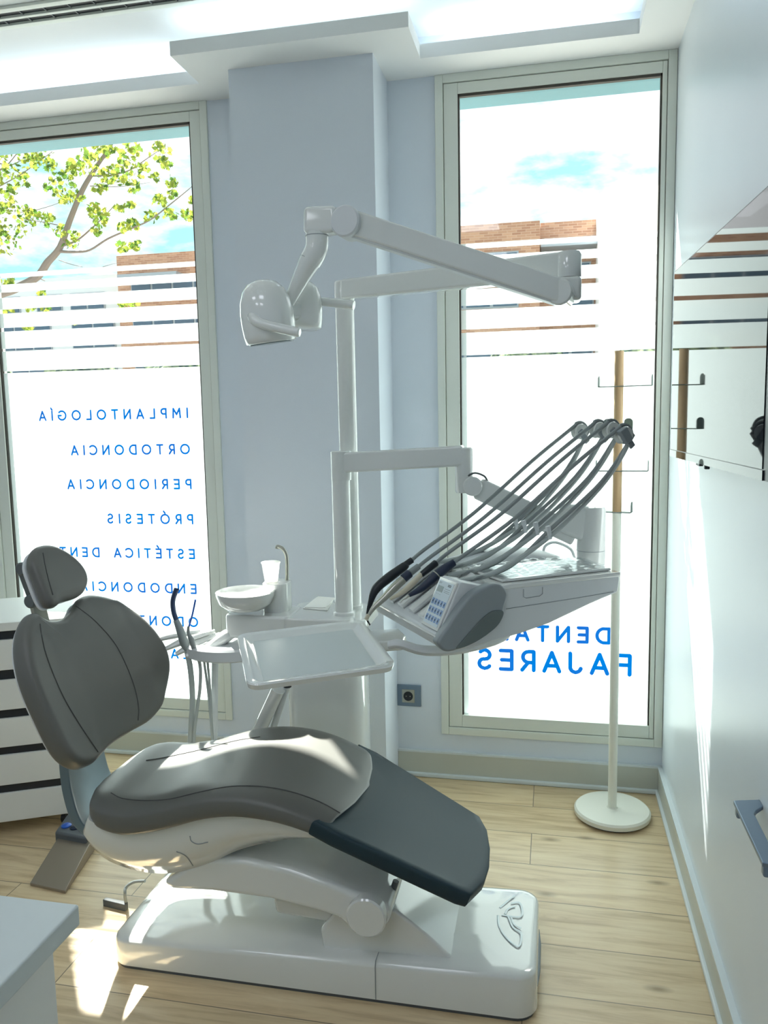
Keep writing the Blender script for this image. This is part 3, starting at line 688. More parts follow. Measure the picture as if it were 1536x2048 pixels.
# poles
obj('lamp_pole', tube(BM(), [(px_+.004, 2.472, .835), (px_+.002, 2.472, 1.80)], .0300, 32), M['plastic'], UN)
obj('lamp_pole_collar', lathe(BM(), (px_+.004, 2.472, .834), [(.036, 0), (.036, .012), (.031, .016)], n=32), M['plastic'], UN)
obj('front_pole', tube(BM(), [(px_, 2.38, .835), (px_, 2.38, 1.262)], .0290, 32), M['plastic'], UN)
obj('front_pole_collar', lathe(BM(), (px_, 2.38, .834), [(.035, 0), (.035, .010), (.030, .014)], n=32), M['plastic'], UN)
# assistant holder
ac = P(440, 1308, Y=2.30)
obj('assistant_plate', lathe(BM(), (-1.03, 2.32, .70), [(.001, 0), (.10, 0), (.112, .006), (.112, .036), (.104, .042), (.001, .044)], n=48, sx=1.15, sy=.75), M['plastic2'], UN)
obj('support_leg', tube(BM(), [P(430, 1325, Y=2.33), P(429, 1420, Y=2.33), P(428, 1540, Y=2.33)], .0105, 16), M['plastic2'], UN)
for a, c, r in (((482, 1262), (388, 1318), .016), ((450, 1275), (372, 1312), .013), ((440, 1268), (352, 1308), .012), ((430, 1262), (330, 1298), .012), ((400, 1262), (312, 1280), .011)):
    A_, C_ = P(*a, Y=2.34), P(*c, Y=2.27)
    if r > .015:
        obj('holder_arm', tube(BM(), [A_, A_+(C_-A_)*.3+Vector((0, 0, .012)), A_+(C_-A_)*.7+Vector((0, 0, .004)), C_], [.012, .026, .022, .009], 14, smooth=5, flat=.8), M['plastic'], UN)
    else:
        obj('instrument_holder', tube(BM(), [A_, A_+(C_-A_)*.6+Vector((0, 0, .004)), C_], [.009, r*1.5, .010], 12, smooth=5, flat=.7), M['plastic'], UN)
# slanted arm behind the seat
s0, s1 = P(568, 1378, Y=2.20), P(500, 1500, Y=2.24)
obj('slanted_post', tube(BM(), [P(557, 1378, Y=2.20), P(512, 1475, Y=2.24), P(480, 1560, Y=2.27)], .021, 20), M['plastic'], UN)
obj('slanted_post', tube(BM(), [P(573, 1372, Y=2.22), P(547, 1455, Y=2.25), P(520, 1560, Y=2.27)], .0105, 16), M['plastic2'], UN)
obj('post_cap', lathe(BM(), P(575, 1374, Y=2.21), [(.001, .0), (.012, 0), (.012, .016), (.001, .016)], n=20), M['black'], UN)
# delivery arm 1
a0, a1 = P(682, 925, Y=2.38), P(928, 911, Y=2.38)
da = BM(); beam(da, a0, a1, .062, .055)
DA = obj('delivery_arm', da, M['plastic'], UN, bevel=.008)
b = BM(); lathe(b, (a0.x, 2.38, P(683, 960, Y=2.38).z), [(.0315, 0), (.032, .004), (.032, .088), (.028, .091), (.001, .091)], n=32); obj('arm_knuckle', b, M['plastic'], UN)
z1 = P(930, 940, Y=2.38).z
b = BM(); lathe(b, (a1.x, 2.38, z1-.002), [(.027, 0), (.0275, .066), (.024, .07), (.001, .07)], n=32); obj('arm_knuckle', b, M['plastic'], UN)
# ------------------------------------------------------------------ delivery head (instrument table)
TH = math.radians(34.5); U = Vector((math.cos(TH), math.sin(TH), 0)); V = Vector((math.sin(TH), -math.cos(TH), 0)); B0 = Vector((-.115, 1.998, 0))
def W(u, v, z): return B0+U*u+V*v+Vector((0, 0, z))
def PV(px, py, v): return PPl(px, py, V, V.dot(B0)+v)
def uvz(p): d = p-B0; return (d.dot(U), d.dot(V), p.z)
DE = thing('delivery_unit', 'white dentist instrument table with keypad hanging on a jointed arm before the right window', 'instrument table', W(.1, -.2, .87))
# forearm and post
j0 = P(931, 968, Y=2.38)
b = BM(); lathe(b, (a1.x, 2.38, P(930, 985, Y=2.38).z), [(.001, 0), (.024, 0), (.0265, .004), (.0265, .072)], n=32); obj('elbow', b, M['plastic'], DE)
post = W(.43, -.225, 0); f0 = P(955, 975, Y=2.39); f1 = Vector((post.x-.045, post.y-.002, P(1130, 1070, Y=2.42).z))
dE = (f1-f0).normalized()
obj('elbow_disc', lathe(BM(), P(945, 973, Y=2.35), [(.001, 0), (.026, 0), (.029, .004), (.029, .075), (.026, .078), (.001, .078)], (0, 1, 0), 32), M['plastic'], DE)
obj('forearm', beam(BM(), f0, f1, .066, .05), M['plastic'], DE, bevel=.008)
obj('forearm_end', beam(BM(), Vector((post.x-.10, post.y-.004, 1.150)), Vector((post.x-.01, post.y, 1.125)), .085, .07, .11, .075), M['plastic'], DE, bevel=.016)
obj('post', lathe(BM(), (post.x, post.y, 1.0), [(.041, 0), (.042, .03), (.042, .165), (.038, .176), (.001, .178)], n=40), M['plastic'], DE)
obj('post_joint', lathe(BM(), (post.x, post.y, 1.045), [(.0425, 0), (.0425, .0015)], n=40), M['greyplastic'], DE)
obj('cable', tube(BM(), [P(935, 952, Y=2.36), P(950, 946, Y=2.36), P(968, 952, Y=2.36), P(975, 962, Y=2.38)], .003, 8, smooth=6), M['darkplastic'], DE)
# body
prof = [(-.192, .908), (-.188, .918), (-.10, .965), (-.035, 1.012), (-.01, 1.020), (.12, 1.022), (.352, 1.018), (.357, 1.008), (.354, .988), (.350, .968), (.330, .964), (.259, .946), (.133, .909), (.05, .893), (-.018, .884), (-.10, .873), (-.17, .874), (-.186, .885)]
obj('body', prism(BM(), [W(u, 0, z) for u, z in prof], V*-.425), M['plastic2'], DE, bevel=.006)
obj('top_rim', loft(BM(), [[W(u, v, z) for u, v, z in ((-.02, .003, z_), (.358, .003, z_), (.358, -.30, z_), (-.02, -.30, z_))] for z_ in (1.012, 1.025)]), M['plastic'], DE, bevel=.004)
for y_ in (.966,): obj('side_line', tube(BM(), [W(.0, .0006, .962), W(.2, .0006, .967), W(.335, .0006, .972)], .0008, 6), M['greyplastic'], DE)
obj('latch', tube(BM(), [W(.052, .0008, 1.008), W(.052, .0008, .988), W(.060, .0008, .984), W(.10, .0008, .985), W(.109, .0008, .990), W(.109, .0008, 1.008)], .0008, 6), M['greyplastic'], DE)
# rounded cover at the far side of the top
b = BM(); R = []
for t in range(13):
    s = t/12; u = .03+.33*s; h = .045*math.sin(math.pi*min(1, .06+s*.9))**.6
    R.append([W(u, -.33+.10*math.cos(a), 1.012+h*max(0, math.sin(a))) for a in [math.pi*k/10 for k in range(11)]])
obj('rear_cover', loft(b, R), M['plastic2'], DE, angle=60)
b = BM(); lathe(b, W(.38, -.24, .985), [(.05, 0), (.05, .03)], n=24, sx=1.2, sy=1.2); obj('post_mount', b, M['plastic2'], DE, bevel=.006)
obj('rear_handle', tube(BM(), [W(.33, -.33, 1.02), W(.34, -.33, 1.05), W(.37, -.32, 1.06), W(.41, -.30, 1.04), W(.42, -.29, 1.01)], .0045, 10, smooth=6), M['plastic2'], DE)
# keypad wedge
kb = [(-.186, .920), (-.129, 1.040), (-.122, 1.042), (-.045, 1.022), (-.05, .99), (-.16, .90)]
kp = obj('keypad_housing', prism(BM(), [W(u, -.006, z) for u, z in kb], V*-.099), M['plastic2'], DE, bevel=.004)
K0, K1, K2 = W(-.1865, -.010, .9215), W(-.1865, -.101, .9215), W(-.130, -.101, 1.0395)
e1 = (K1-K0); e2 = (K2-K1); nK = e1.cross(e2).normalized(); nK = nK if nK.z > 0 else -nK
def kq(s0, s1, t0, t1, h0, h1): return loft(BM(), [[K0+e1*s+e2*t+nK*h for s, t in ((s0, t0), (s1, t0), (s1, t1), (s0, t1))] for h in (h0, h1)])
obj('keypad_frame', kq(.0, 1, .0, 1, -.001, .005), M['plastic'], kp, bevel=.002)
kd = obj('keypad_membrane', kq(.07, .93, .06, .94, .004, .0058), M['pad'], kp)
obj('display', kq(.55, .87, .71, .83, .0055, .0064), M['lcd'], kp)
b = BM(); S5 = [.10, .27, .44, .61, .78]
for r_, t in enumerate((.12, .285, .45)):
    for s in S5:
        for f in (kq(s, s+.11, t, t+.115, .0056, .0064),):
            m_ = bpy.data.meshes.new('t'); f.to_mesh(m_); f.free(); b.from_mesh(m_); bpy.data.meshes.remove(m_)
obj('key', b, M['key'], kp)['kind'] = 'stuff'
b = BM()
def addq(*a):
    f = kq(*a); m_ = bpy.data.meshes.new('t'); f.to_mesh(m_); f.free(); b.from_mesh(m_); bpy.data.meshes.remove(m_)
for q in ((.855, .88, .875, .89), (.855, .88, .90, .915), (.76, .83, .88, .886), (.74, .83, .90, .906), (.18, .36, .885, .90), (.18, .36, .86, .875), (.14, .45, .80, .806), (.14, .45, .76, .766), (.12, .45, .73, .736), (.8, .82, .66, .668), (.7, .72, .66, .668), (.6, .62, .66, .668)): addq(*q, .0056, .0062)
for s in S5:
    for t in (.12, .285, .45): addq(s+.035, s+.075, t+.035, t+.08, .0064, .0068)
obj('keypad_marks', b, M['ink'], kp)['kind'] = 'stuff'
# grip handle
ho_ = [(875, 1280), (877, 1292), (892, 1303), (921, 1297), (950, 1284), (988, 1257), (1003, 1228), (1010, 1205), (1014, 1187), (1006, 1173), (993, 1167), (976, 1170), (943, 1187), (917, 1217), (897, 1248)]
hp = cr_closed([PV(x, y, .016) for x, y in ho_], 4)
hg = obj('grip_handle', prism(BM(), [p+V*.006 for p in hp], V*-.034), M['greyplastic'], DE, bevel=.010, seg=4)
hi_ = [(912, 1297), (924, 1280), (945, 1256), (968, 1232), (985, 1221), (1004, 1221), (1003, 1235), (988, 1256), (950, 1283)]
hq = cr_closed([PV(x, y, .020) for x, y in hi_], 4)
obj('grip_recess', prism(BM(), [p+V*.005 for p in hq], V*-.008), M['handgrip'], hg, bevel=.002)
# liner along the sloped front
for v in (-.135, -.20, -.27, -.34):
    obj('instrument_cradle', tube(BM(), [W(-.175, v, .932), W(-.10, v, .98), W(-.02, v, 1.028)], [.020, .020, .016], 10, smooth=4, flat=.5), M['plastic'], DE)
obj('front_rail', tube(BM(), [W(-.197, -.0, .913), W(-.197, -.425, .913)], .004, 8), M['plastic'], DE)
# tray support arm
q0, q1, q2, q3 = P(800, 1288, Y=2.03), P(850, 1301, Y=2.05), P(930, 1296, Y=2.12), P(1010, 1270, Y=2.20)
obj('tray_arm', tube(BM(), [P(778, 1290, Y=2.03), q0, q1, q2, q3, W(.12, -.2, .90)], [.016, .017, .019, .018, .016, .014], 14, smooth=6, flat=.7), M['plastic2'], DE)
# ---- spring levers with rollers and hoses
LV = [(-.33, (1159, 863), (1036, 1045)), (-.24, (1196, 860), (1053, 1050)), (-.15, (1222, 860), (1077, 1054)), (-.07, (1247, 870), (1102, 1062))]
lever_top = []
for v, tp_, cl in LV:
    T_, C_ = PV(*tp_, v+.10), PV(*cl, v+.04)
    base_ = W(uvz(C_)[0]-.26, v, 1.03)
    pts = [base_, W(uvz(C_)[0]-.14, v, 1.045), C_+Vector((0, 0, -.012)), C_+(T_-C_)*.45+U*.055, T_+U*.012-Vector((0, 0, .03)), T_+U*.004]
    lv = obj('spring_lever', tube(BM(), pts, [.007, .007, .006, .0055, .0055, .005], 10, smooth=8), M['hose2'], DE)
    b = BM(); beam(b, C_+Vector((0, 0, -.022))-U*.004, C_+Vector((0, 0, .014))+U*.002-U*.012, .012, .010); obj('hose_clip', b, M['plastic2'], lv, bevel=.002)
    obj('roller', lathe(BM(), T_-V*.013, [(.006, 0), (.021, 0), (.023, .003), (.015, .007), (.015, .018), (.023, .022), (.021, .026), (.006, .026)], V, 24), M['plastic'], lv)
    obj('roller_bracket', beam(BM(), T_+V*.016+Vector((0, 0, .004))-U*.01, T_+V*.016+U*.018-Vector((0, 0, .032)), .018, .006), M['greyplastic'], lv, bevel=.003)
    lever_top.append((T_, C_))
obj('end_bracket', beam(BM(), PV(1243, 858, .045), PV(1256, 884, .045), .024, .02), M['greyplastic'], DE, bevel=.003)
# ---- handpieces
G = 'handpieces on the instrument table'
def hose(par, start, back, T_, C_, v):
    """from the tail of the handpiece over the roller and back along its lever into the table"""
    d = (start-back).normalized(); r = .026
    ang = [150, 120, 90, 60, 30, 0, -25]
    top = [T_+U*r*math.cos(math.radians(a))+Vector((0, 0, r*math.sin(math.radians(a)))) for a in ang]
    far = T_-start
    pts = [start-d*.004, start+d*.05, start+d*.05+(top[0]-start-d*.05)*.33+Vector((0, 0, -.012)), start+d*.05+(top[0]-start-d*.05)*.72+Vector((0, 0, .0))]+top
    pts += [C_+(T_-C_)*.5+U*.045, C_+Vector((0, 0, .006)), W(uvz(C_)[0]-.10, v, 1.055), W(uvz(C_)[0]-.22, v, 1.030)]
    obj('hose', tube(BM(), pts, .0054, 10, smooth=6), M['hose'], par)
def seg(par, name, pa, pb, r0, r1, m, n=16): return obj(name, tube(BM(), [pa, pa+(pb-pa)*.04, pa+(pb-pa)*.96, pb], [r0*.85, r0, r1, r1*.85], n), m, par)
# 1 black curing light
v = -.345; h = thing('curing_light', 'long black curved handpiece, leftmost on the instrument table', 'handpiece', PV(780, 1150, v), G)
a, b1, c, d = PV(824, 1120, v), PV(812, 1130, v), PV(748, 1178, v), PV(734, 1233, v)
obj('body', tube(BM(), [a, PV(814, 1127, v), PV(808, 1133, v), PV(778, 1155, v), PV(752, 1178, v), PV(741, 1205, v), d], [.009, .009, .0125, .0145, .013, .0075, .004], 18, smooth=5), M['black'], h)
obj('tip', tube(BM(), [d, PV(735, 1241, v), PV(740, 1250, v)], [.0045, .003, .002], 10, smooth=4), M['black'], h)
hose(h, a, b1, *lever_top[0], LV[0][0])
# 2 steel handpiece
v = -.30; h = thing('handpiece', 'brushed steel contra-angle handpiece with navy collar beside the black one', 'handpiece', PV(780, 1180, v), G)
pts = [PV(818, 1148, v), PV(788, 1176, v), PV(768, 1196, v), PV(748, 1215, v), PV(736, 1234, v)]
obj('body', tube(BM(), pts, [.0115, .0125, .0095, .0075, .004], 16, smooth=5), M['chrome'], h)
seg(h, 'collar', PV(820, 1146, v), PV(806, 1158, v), .0125, .013, M['navy'])
seg(h, 'head', PV(737, 1229, v), PV(732, 1240, v), .006, .006, M['ivory'])
seg(h, 'coupling', PV(838, 1132, v), PV(820, 1146, v), .009, .010, M['hose'])
hose(h, PV(838, 1132, v), PV(820, 1146, v), *lever_top[1], LV[1][0])
# 3 ivory handpiece
v = -.225; h = thing('handpiece', 'ivory and steel handpiece with black grip, third from the left', 'handpiece', PV(820, 1180, v), G)
obj('body', tube(BM(), [PV(843, 1148, v), PV(820, 1172, v), PV(803, 1186, v), PV(780, 1198, v)], [.0075, .0085, .0065, .004], 14, smooth=5), M['ivory'], h)
seg(h, 'grip', PV(873, 1125, v), PV(842, 1150, v), .010, .0085, M['black'])
hose(h, PV(872, 1126, v), PV(843, 1150, v), *lever_top[2], LV[2][0])
# 4 navy scaler
v = -.15; h = thing('ultrasonic_scaler', 'navy blue pen-shaped scaler with thin curved tip above the keypad', 'handpiece', PV(860, 1160, v), G)
obj('body', tube(BM(), [PV(908, 1125, v), PV(890, 1137, v), PV(872, 1151, v), PV(845, 1175, v), PV(818, 1191, v)], [.0095, .0125, .0135, .0105, .005], 18, smooth=5), M['navy'], h)
seg(h, 'ring', PV(874, 1149, v), PV(872.5, 1150.5, v), .0139, .0139, M['chrome'])
obj('tip', tube(BM(), [PV(818, 1191, v), PV(812, 1197, v), PV(806, 1200, v), PV(801, 1206, v)], [.003, .0015, .001, .0006], 8, smooth=4), M['chrome'], h)
hose(h, PV(907, 1125, v), PV(890, 1137, v), *lever_top[3], LV[3][0])
# ---- wrapped tray mat on the table
wm = thing('instrument_mat', 'flat grey mat sealed in crinkled clear plastic on the instrument table', 'mat', W(.17, -.11, 1.025))
obj('mat', loft(BM(), [[W(u, v, z) for u, v in ((.002, -.205), (.002, -.022), (.345, -.022), (.352, -.205))] for z in (1.0255, 1.033)]), M['plastic'], wm, bevel=.003)
b = BM(); nu, nv = 60, 30; g = []
for i in range(nu+1):
    row = []
    for j in range(nv+1):
        s, t = i/nu, j/nv; u = .004+.345*s; v = -.212+.188*t
        h = .0012*math.sin(s*23+t*9)+.0012*math.sin(s*47-t*31)+.0010*math.sin(t*40+s*11)+random.uniform(-.0006, .0006)+.003*(1-t)**4*abs(math.sin(s*38))
        row.append(b.verts.new(W(u, v, 1.0372+h)))
    g.append(row)
for i in range(nu):
    for j in range(nv): b.faces.new((g[i][j], g[i+1][j], g[i+1][j+1], g[i][j+1]))
obj('plastic_wrap', b, M['wrap'], wm, angle=180)
# ------------------------------------------------------------------ tray
trz = .875
TR = thing('instrument_tray', 'empty white tray with raised rim held over the chair', 'tray', P(635, 1300, Z=trz))
cn = [P(x, y, Z=trz) for x, y in ((473, 1268), (724, 1238), (795, 1330), (494, 1371))]
def tq(s, t, z):
    a = cn[0]+(cn[1]-cn[0])*s; c = cn[3]+(cn[2]-cn[3])*s; p = a+(c-a)*t; return Vector((p.x, p.y, z))
def tring(i, z, r=.09):
    return [tq(p.x, p.y, z) for p in rrect(i, 1-i, i*1.05, 1-i*1.05, max(.02, r-i*.6), 0, 6)]
obj('tray', loft(BM(), [tring(.04, trz-.020), tring(.01, trz-.016), tring(0, trz-.004), tring(.004, trz), tring(.045, trz-.001), tring(.055, trz-.003), tring(.095, trz-.013), tring(.12, trz-.0135)]), M['plastic'], TR, angle=40)
obj('liner', loft(BM(), [[tq(s, t, z) for s, t in ((.115, .115), (.885, .115), (.885, .885), (.115, .885))] for z in (trz-.0135, trz-.0118)]), M['counter'], TR)
cl0 = P(752, 1283, Y=2.08)
cl_ = [(752, 1268), (800, 1262), (812, 1275), (812, 1296), (770, 1306), (745, 1284)]
zc_ = trz
q = [P(x, y, Z=.845) for x, y in ((735, 1262), (797, 1256), (812, 1270), (806, 1280), (752, 1284))]
obj('tray_clamp', prism(BM(), [p+Vector((0, 0, 0)) for p in q], (0, 0, -.030)), M['plastic'], DE, bevel=.006)
# ------------------------------------------------------------------ small things
cp = P(543, 1168, Y=2.385); cz = .9335
cup = tag(obj('paper_cup', lathe(BM(), (cp.x, 2.385, cz), [(.001, .001), (.020, .0), (.021, .002), (.029, .060), (.031, .061), (.031, .064), (.0285, .0635), (.0195, .003), (.001, .003)], n=40), translucent('thin white cup', (252, 252, 250), .75)), 'white disposable cup standing on the spittoon tower', 'cup')
nz_ = .8365; q = [P(x, y, Z=nz_) for x, y in ((606, 1218), (633, 1196), (668, 1199), (655, 1222))]
b = BM(); prism(b, q, (0, 0, .004)); prism(b, [p+Vector((.006, -.002, .0042)) for p in q[:3]]+[q[3]+Vector((-.012, .02, .0042))], (0, 0, .003))
tag(obj('paper_napkin', b, M['paper'], bevel=.0012), 'folded white paper napkin on the unit platform beside the pole', 'napkin')
# suction tubes
sg = 'suction tubes in the assistant holder'
h = thing('suction_tube', 'wide dark blue suction tip on a grey hose beside the chair back', 'suction tube', P(372, 1290, Y=2.28), sg)
obj('tip', tube(BM(), [P(353, 1178, Y=2.28), P(346, 1200, Y=2.28), P(347, 1222, Y=2.28), P(353, 1242, Y=2.28)], [.0085, .0078, .0078, .0078], 16, smooth=6, cap=False), M['darkblue'], h)
obj('handle', tube(BM(), [P(352, 1240, Y=2.28), P(360, 1260, Y=2.28), P(368, 1285, Y=2.28), P(374, 1300, Y=2.28)], [.009, .0125, .014, .010], 16, smooth=5), M['hose'], h)
obj('hose', tube(BM(), [P(373, 1298, Y=2.28), P(381, 1340, Y=2.28), P(385, 1400, Y=2.28), P(382, 1460, Y=2.28), P(382, 1530, Y=2.3), P(420, 1590, Y=2.36), P(520, 1620, Y=2.42)], .0088, 12, smooth=6), M['hose2'], h)
h = thing('saliva_ejector', 'thin bright blue saliva ejector on a narrow grey hose', 'suction tube', P(384, 1290, Y=2.26), sg)
obj('tip', tube(BM(), [P(391, 1199, Y=2.26), P(385, 1228, Y=2.26), P(378, 1253, Y=2.26)], .0029, 10, smooth=4), M['blue'], h)
obj('handle', tube(BM(), [P(377, 1252, Y=2.26), P(377, 1266, Y=2.26), P(383, 1280, Y=2.26), P(388, 1296, Y=2.26)], [.004, .005, .009, .008], 14, smooth=5), M['hose'], h)
obj('hose', tube(BM(), [P(390, 1305, Y=2.26), P(400, 1330, Y=2.27), P(400, 1375, Y=2.27), P(394, 1420, Y=2.27), P(388, 1480, Y=2.28), P(392, 1540, Y=2.3), P(440, 1600, Y=2.38)], .0052, 12, smooth=6), M['hose2'], h)
for (x0, x1, x2) in ((408, 417, 424), (415, 421, 425)):
    obj('hose', tube(BM(), [P(x0, 1322, Y=2.30), P(x1, 1390, Y=2.30), P(x2, 1470, Y=2.30), P(x2+8, 1560, Y=2.33), P(x2+60, 1620, Y=2.40)], .004, 10, smooth=6), M['hose2'], UN)
# ------------------------------------------------------------------ operating lamp
OL = thing('operating_lamp', 'white double-headed operating lamp on a long jointed arm', 'operating lamp', (px_, 2.47, 1.80))
m0, m1 = P(690, 580, Y=2.45), P(1138, 531, Y=2.10)
obj('lower_arm', beam(BM(), m0, m1, .060, .05, .066, .05), M['plastic'], OL, bevel=.009)
obj('pole_cap', lathe(BM(), (px_+.002, 2.472, 1.795), [(.0305, 0), (.0315, .004), (.0315, .074), (.028, .080), (.001, .081)], n=32), M['plastic'], OL)
e = m1
zt_, zb_ = P(1140, 504, Y=2.10).z, P(1140, 556, Y=2.10).z
obj('elbow', lathe(BM(), (e.x, 2.10, zb_), [(.030, 0), (.0305, .003), (.0305, zt_-zb_-.008), (.026, zt_-zb_), (.001, zt_-zb_)], n=32), M['plastic'], OL)
zz = P(1140, 605, Y=2.10).z
b = BM(); box(b, e.x-.030, e.x+.030, 2.06, 2.13, zz, zb_-.001); obj('elbow_block', b, M['plastic'], OL, bevel=.010)
n0 = P(1122, 584, Y=2.04); n1 = P(690, 443, Y=1.93)
obj('elbow_disc', lathe(BM(), P(1118, 583, Y=2.015), [(.001, 0), (.028, 0), (.032, .004), (.032, .075), (.028, .078), (.001, .078)], (.15, 1, 0), 36), M['plastic'], OL)
obj('upper_arm', beam(BM(), n0, n1, .058, .046), M['plastic'], OL, bevel=.006)
obj('arm_underside', beam(BM(), n0-Vector((0, 0, .028)), n1-Vector((0, 0, .028)), .014, .034), M['plastic2'], OL, bevel=.004)
obj('shoulder_disc', lathe(BM(), P(688, 441, Y=1.90), [(.001, 0), (.033, 0), (.037, .004), (.037, .062), (.033, .066), (.001, .066)], (.1, 1, 0), 36), M['plastic2'], OL)
b = BM(); q = [P(x, y, Y=1.93) for x, y in ((612, 417), (676, 414), (680, 466), (657, 470), (611, 471))]
prism(b, [p+Vector((0, -.026, 0)) for p in q], (0, .052, 0)); obj('shoulder_block', b, M['plastic'], OL, bevel=.012, seg=4)
obj('swivel', tube(BM(), [P(634, 465, Y=1.93), P(634, 490, Y=1.93), P(630, 505, Y=1.93), P(621, 522, Y=1.935)], .0275, 24, smooth=5), M['plastic'], OL)
obj('swivel_ring', lathe(BM(), P(634, 473, Y=1.93), [(.0283, 0), (.0283, .0015)], n=32), M['greyplastic'], OL)
obj('swivel_ring', lathe(BM(), P(622, 520, Y=1.935), [(.0283, 0), (.0283, .0015)], (.45, 0, 1), n=32), M['greyplastic'], OL)
obj('neck', tube(BM(), [P(621, 520, Y=1.935), P(608, 545, Y=1.94), P(593, 575, Y=1.945), P(578, 605, Y=1.95)], [.027, .023, .018, .015], 20, smooth=5), M['plastic'], OL)
def dome(c, ax, r, H):
    return lathe(BM(), c, [(.001, -.002), (r*.86, -.002), (r*.93, .0), (r*.98, .02*H/.15), (r, .045*H/.15), (r*.99, .07*H/.15), (r*.93, .098*H/.15), (r*.78, .125*H/.15), (r*.55, .141*H/.15), (r*.28, .149*H/.15), (.001, .1505*H/.15)], ax, 56)
ax = Vector((-.10, -.10, 1)); r1 = .0665
d1 = P(543, 684, Y=1.905); h1 = obj('lamp_head', dome(d1, ax, r1, .150), M['plastic'], OL, angle=60)
d2 = P(607, 656, Y=2.03); h2 = obj('lamp_head', dome(d2, Vector((.0, .08, 1)), .050, .122), M['plastic'], OL, angle=60)
obj('lens', lathe(BM(), d1-ax.normalized()*.004, [(.001, 0), (r1*.82, 0), (r1*.82, .003)], ax, 40), M['lcd'], h1)
obj('head_bridge', beam(BM(), P(545, 625, Y=1.93), P(610, 620, Y=2.02), .05, .04), M['plastic'], OL, bevel=.014)
obj('handle', tube(BM(), [P(520, 628, Y=1.90), P(506, 634, Y=1.845), P(520, 646, Y=1.835), P(560, 657, Y=1.835), P(594, 664, Y=1.835), P(600, 665, Y=1.835)], [.012, .0135, .0125, .012, .012, .009], 18, smooth=6), M['plastic'], h1)
obj('handle', tube(BM(), [P(630, 602, Y=2.05), P(660, 605, Y=2.06), P(695, 609, Y=2.07), P(708, 611, Y=2.07)], [.011, .0115, .0125, .012], 18, smooth=6), M['plastic'], h2)
# ------------------------------------------------------------------ drawer trolley on the left
TRO = thing('drawer_trolley', 'white mobile drawer unit with black recessed grips on castors at the left', 'drawer unit', (-2.0, 2.5, 0))
c0 = Vector((-1.675, 2.428, 0)); dx = Vector((-math.cos(math.radians(27)), -math.sin(math.radians(27)), 0)); dy = Vector((dx.y, -dx.x, 0)); dy = dy if dy.y > 0 else -dy
def tb(a0, a1, b0, b1, z0, z1): return loft(BM(), [[c0+dx*a+dy*b_+Vector((0, 0, z)) for a, b_ in ((a0, b0), (a1, b0), (a1, b1), (a0, b1))] for z in (z0, z1)])
obj('carcass', tb(0, .62, .018, .42, .058, .745), M['cabinet'], TRO, bevel=.002)
obj('top', tb(-.004, .624, -.002, .424, .745, .775), M['cabinet'], TRO, bevel=.003)
zs = [(.058, .163), (.193, .302), (.331, .434), (.465, .572), (.607, .714)]
for z0, z1 in zs:
    d_ = obj('drawer', tb(.001, .619, 0, .018, z0, z1), M['cabinet'], TRO, bevel=.0015, seg=1)
    obj('grip_strip', tb(.002, .618, .010, .0185, z1, min(z1+.031, .745)), M['black'], d_)
for a_, b_ in ((.04, .05), (.58, .05), (.04, .38), (.58, .38)):
    p = c0+dx*a_+dy*b_; cst = obj('caster', lathe(BM(), (p.x-.009, p.y, .024), [(.008, 0), (.024, 0), (.024, .018), (.008, .018)], (1, 0, 0), 24), M['black'], TRO)
    obj('caster_hub', lathe(BM(), (p.x-.012, p.y, .024), [(.001, 0), (.012, 0), (.012, .024), (.001, .024)], (1, 0, 0), 16), M['chrome'], cst)
    obj('caster_fork', box(BM(), p.x-.014, p.x+.014, p.y-.012, p.y+.012, .040, .060), M['plastic2'], cst, bevel=.003)
# near counter
CT = thing('side_counter', 'white side cabinet with pale worktop in the near left corner', 'cabinet', (-1.1, .3, 0))
obj('worktop', box(BM(), -1.7, -.580, -.8, .834, .822, .850), M['counter'], CT, bevel=.003)
obj('body', box(BM(), -1.7, -.605, -.8, .812, 0, .822), M['cabinet'], CT, bevel=.002)
# foot control
FC = thing('foot_control', 'bronze steel foot pedal with blue buttons on the floor by the trolley', 'foot pedal', (-1.53, 2.15, 0))
fa, fb, fc = P(60, 1768, Z=.006), P(131, 1784, Z=.006), P(136, 1695, Z=.05)
ex = (fb-fa); fd = Vector((fb.x-.075+.02, fb.y+.26, .05)); fc = Vector((fd.x-ex.x*.95, fd.y-ex.y*.95, .05))
b = BM(); q0 = [fa, fb, fd, fc]; loft(b, [[Vector((p.x, p.y, 0 if i < 2 else .0)) for i, p in enumerate(q0)], [p+Vector((0, 0, .004)) for p in q0]]); obj('plate', b, M['pedal'], FC, bevel=.002)
g0 = P(150, 1690, Z=.07)
b = BM(); q = [fc+Vector((0, -.055, .004)), fd+Vector((0, -.055, .004)), fd+Vector((-.02, .05, .014)), fc+Vector((-.02, .05, .014))]
loft(b, [[Vector((p.x, p.y, 0)) for p in q], [p+Vector((0, 0, .012)) for p in q]]); hs = obj('button_housing', b, M['dbase'], FC, bevel=.008)
cen = (q[0]+q[1]+q[2]+q[3])/4
ndir = (q[1]-q[0])
for k, t in enumerate((.22, .5, .78)):
    c_ = q[0]+ndir*t+(q[3]-q[0])*.4; obj('button', lathe(BM(), (c_.x, c_.y, c_.z+.010), [(.017, 0), (.017, .004), (.012, .008), (.001, .009)], n=24), M['blue'] if k == 0 else M['navy'], hs)
obj('cable', tube(BM(), [cen+Vector((0, .04, 0)), P(150, 1650, Z=.006), P(141, 1640, Z=.006), P(146, 1630, Z=.006), P(166, 1628, Z=.006), P(240, 1640, Z=.006)], .0035, 8, smooth=6), M['ivory'], FC)
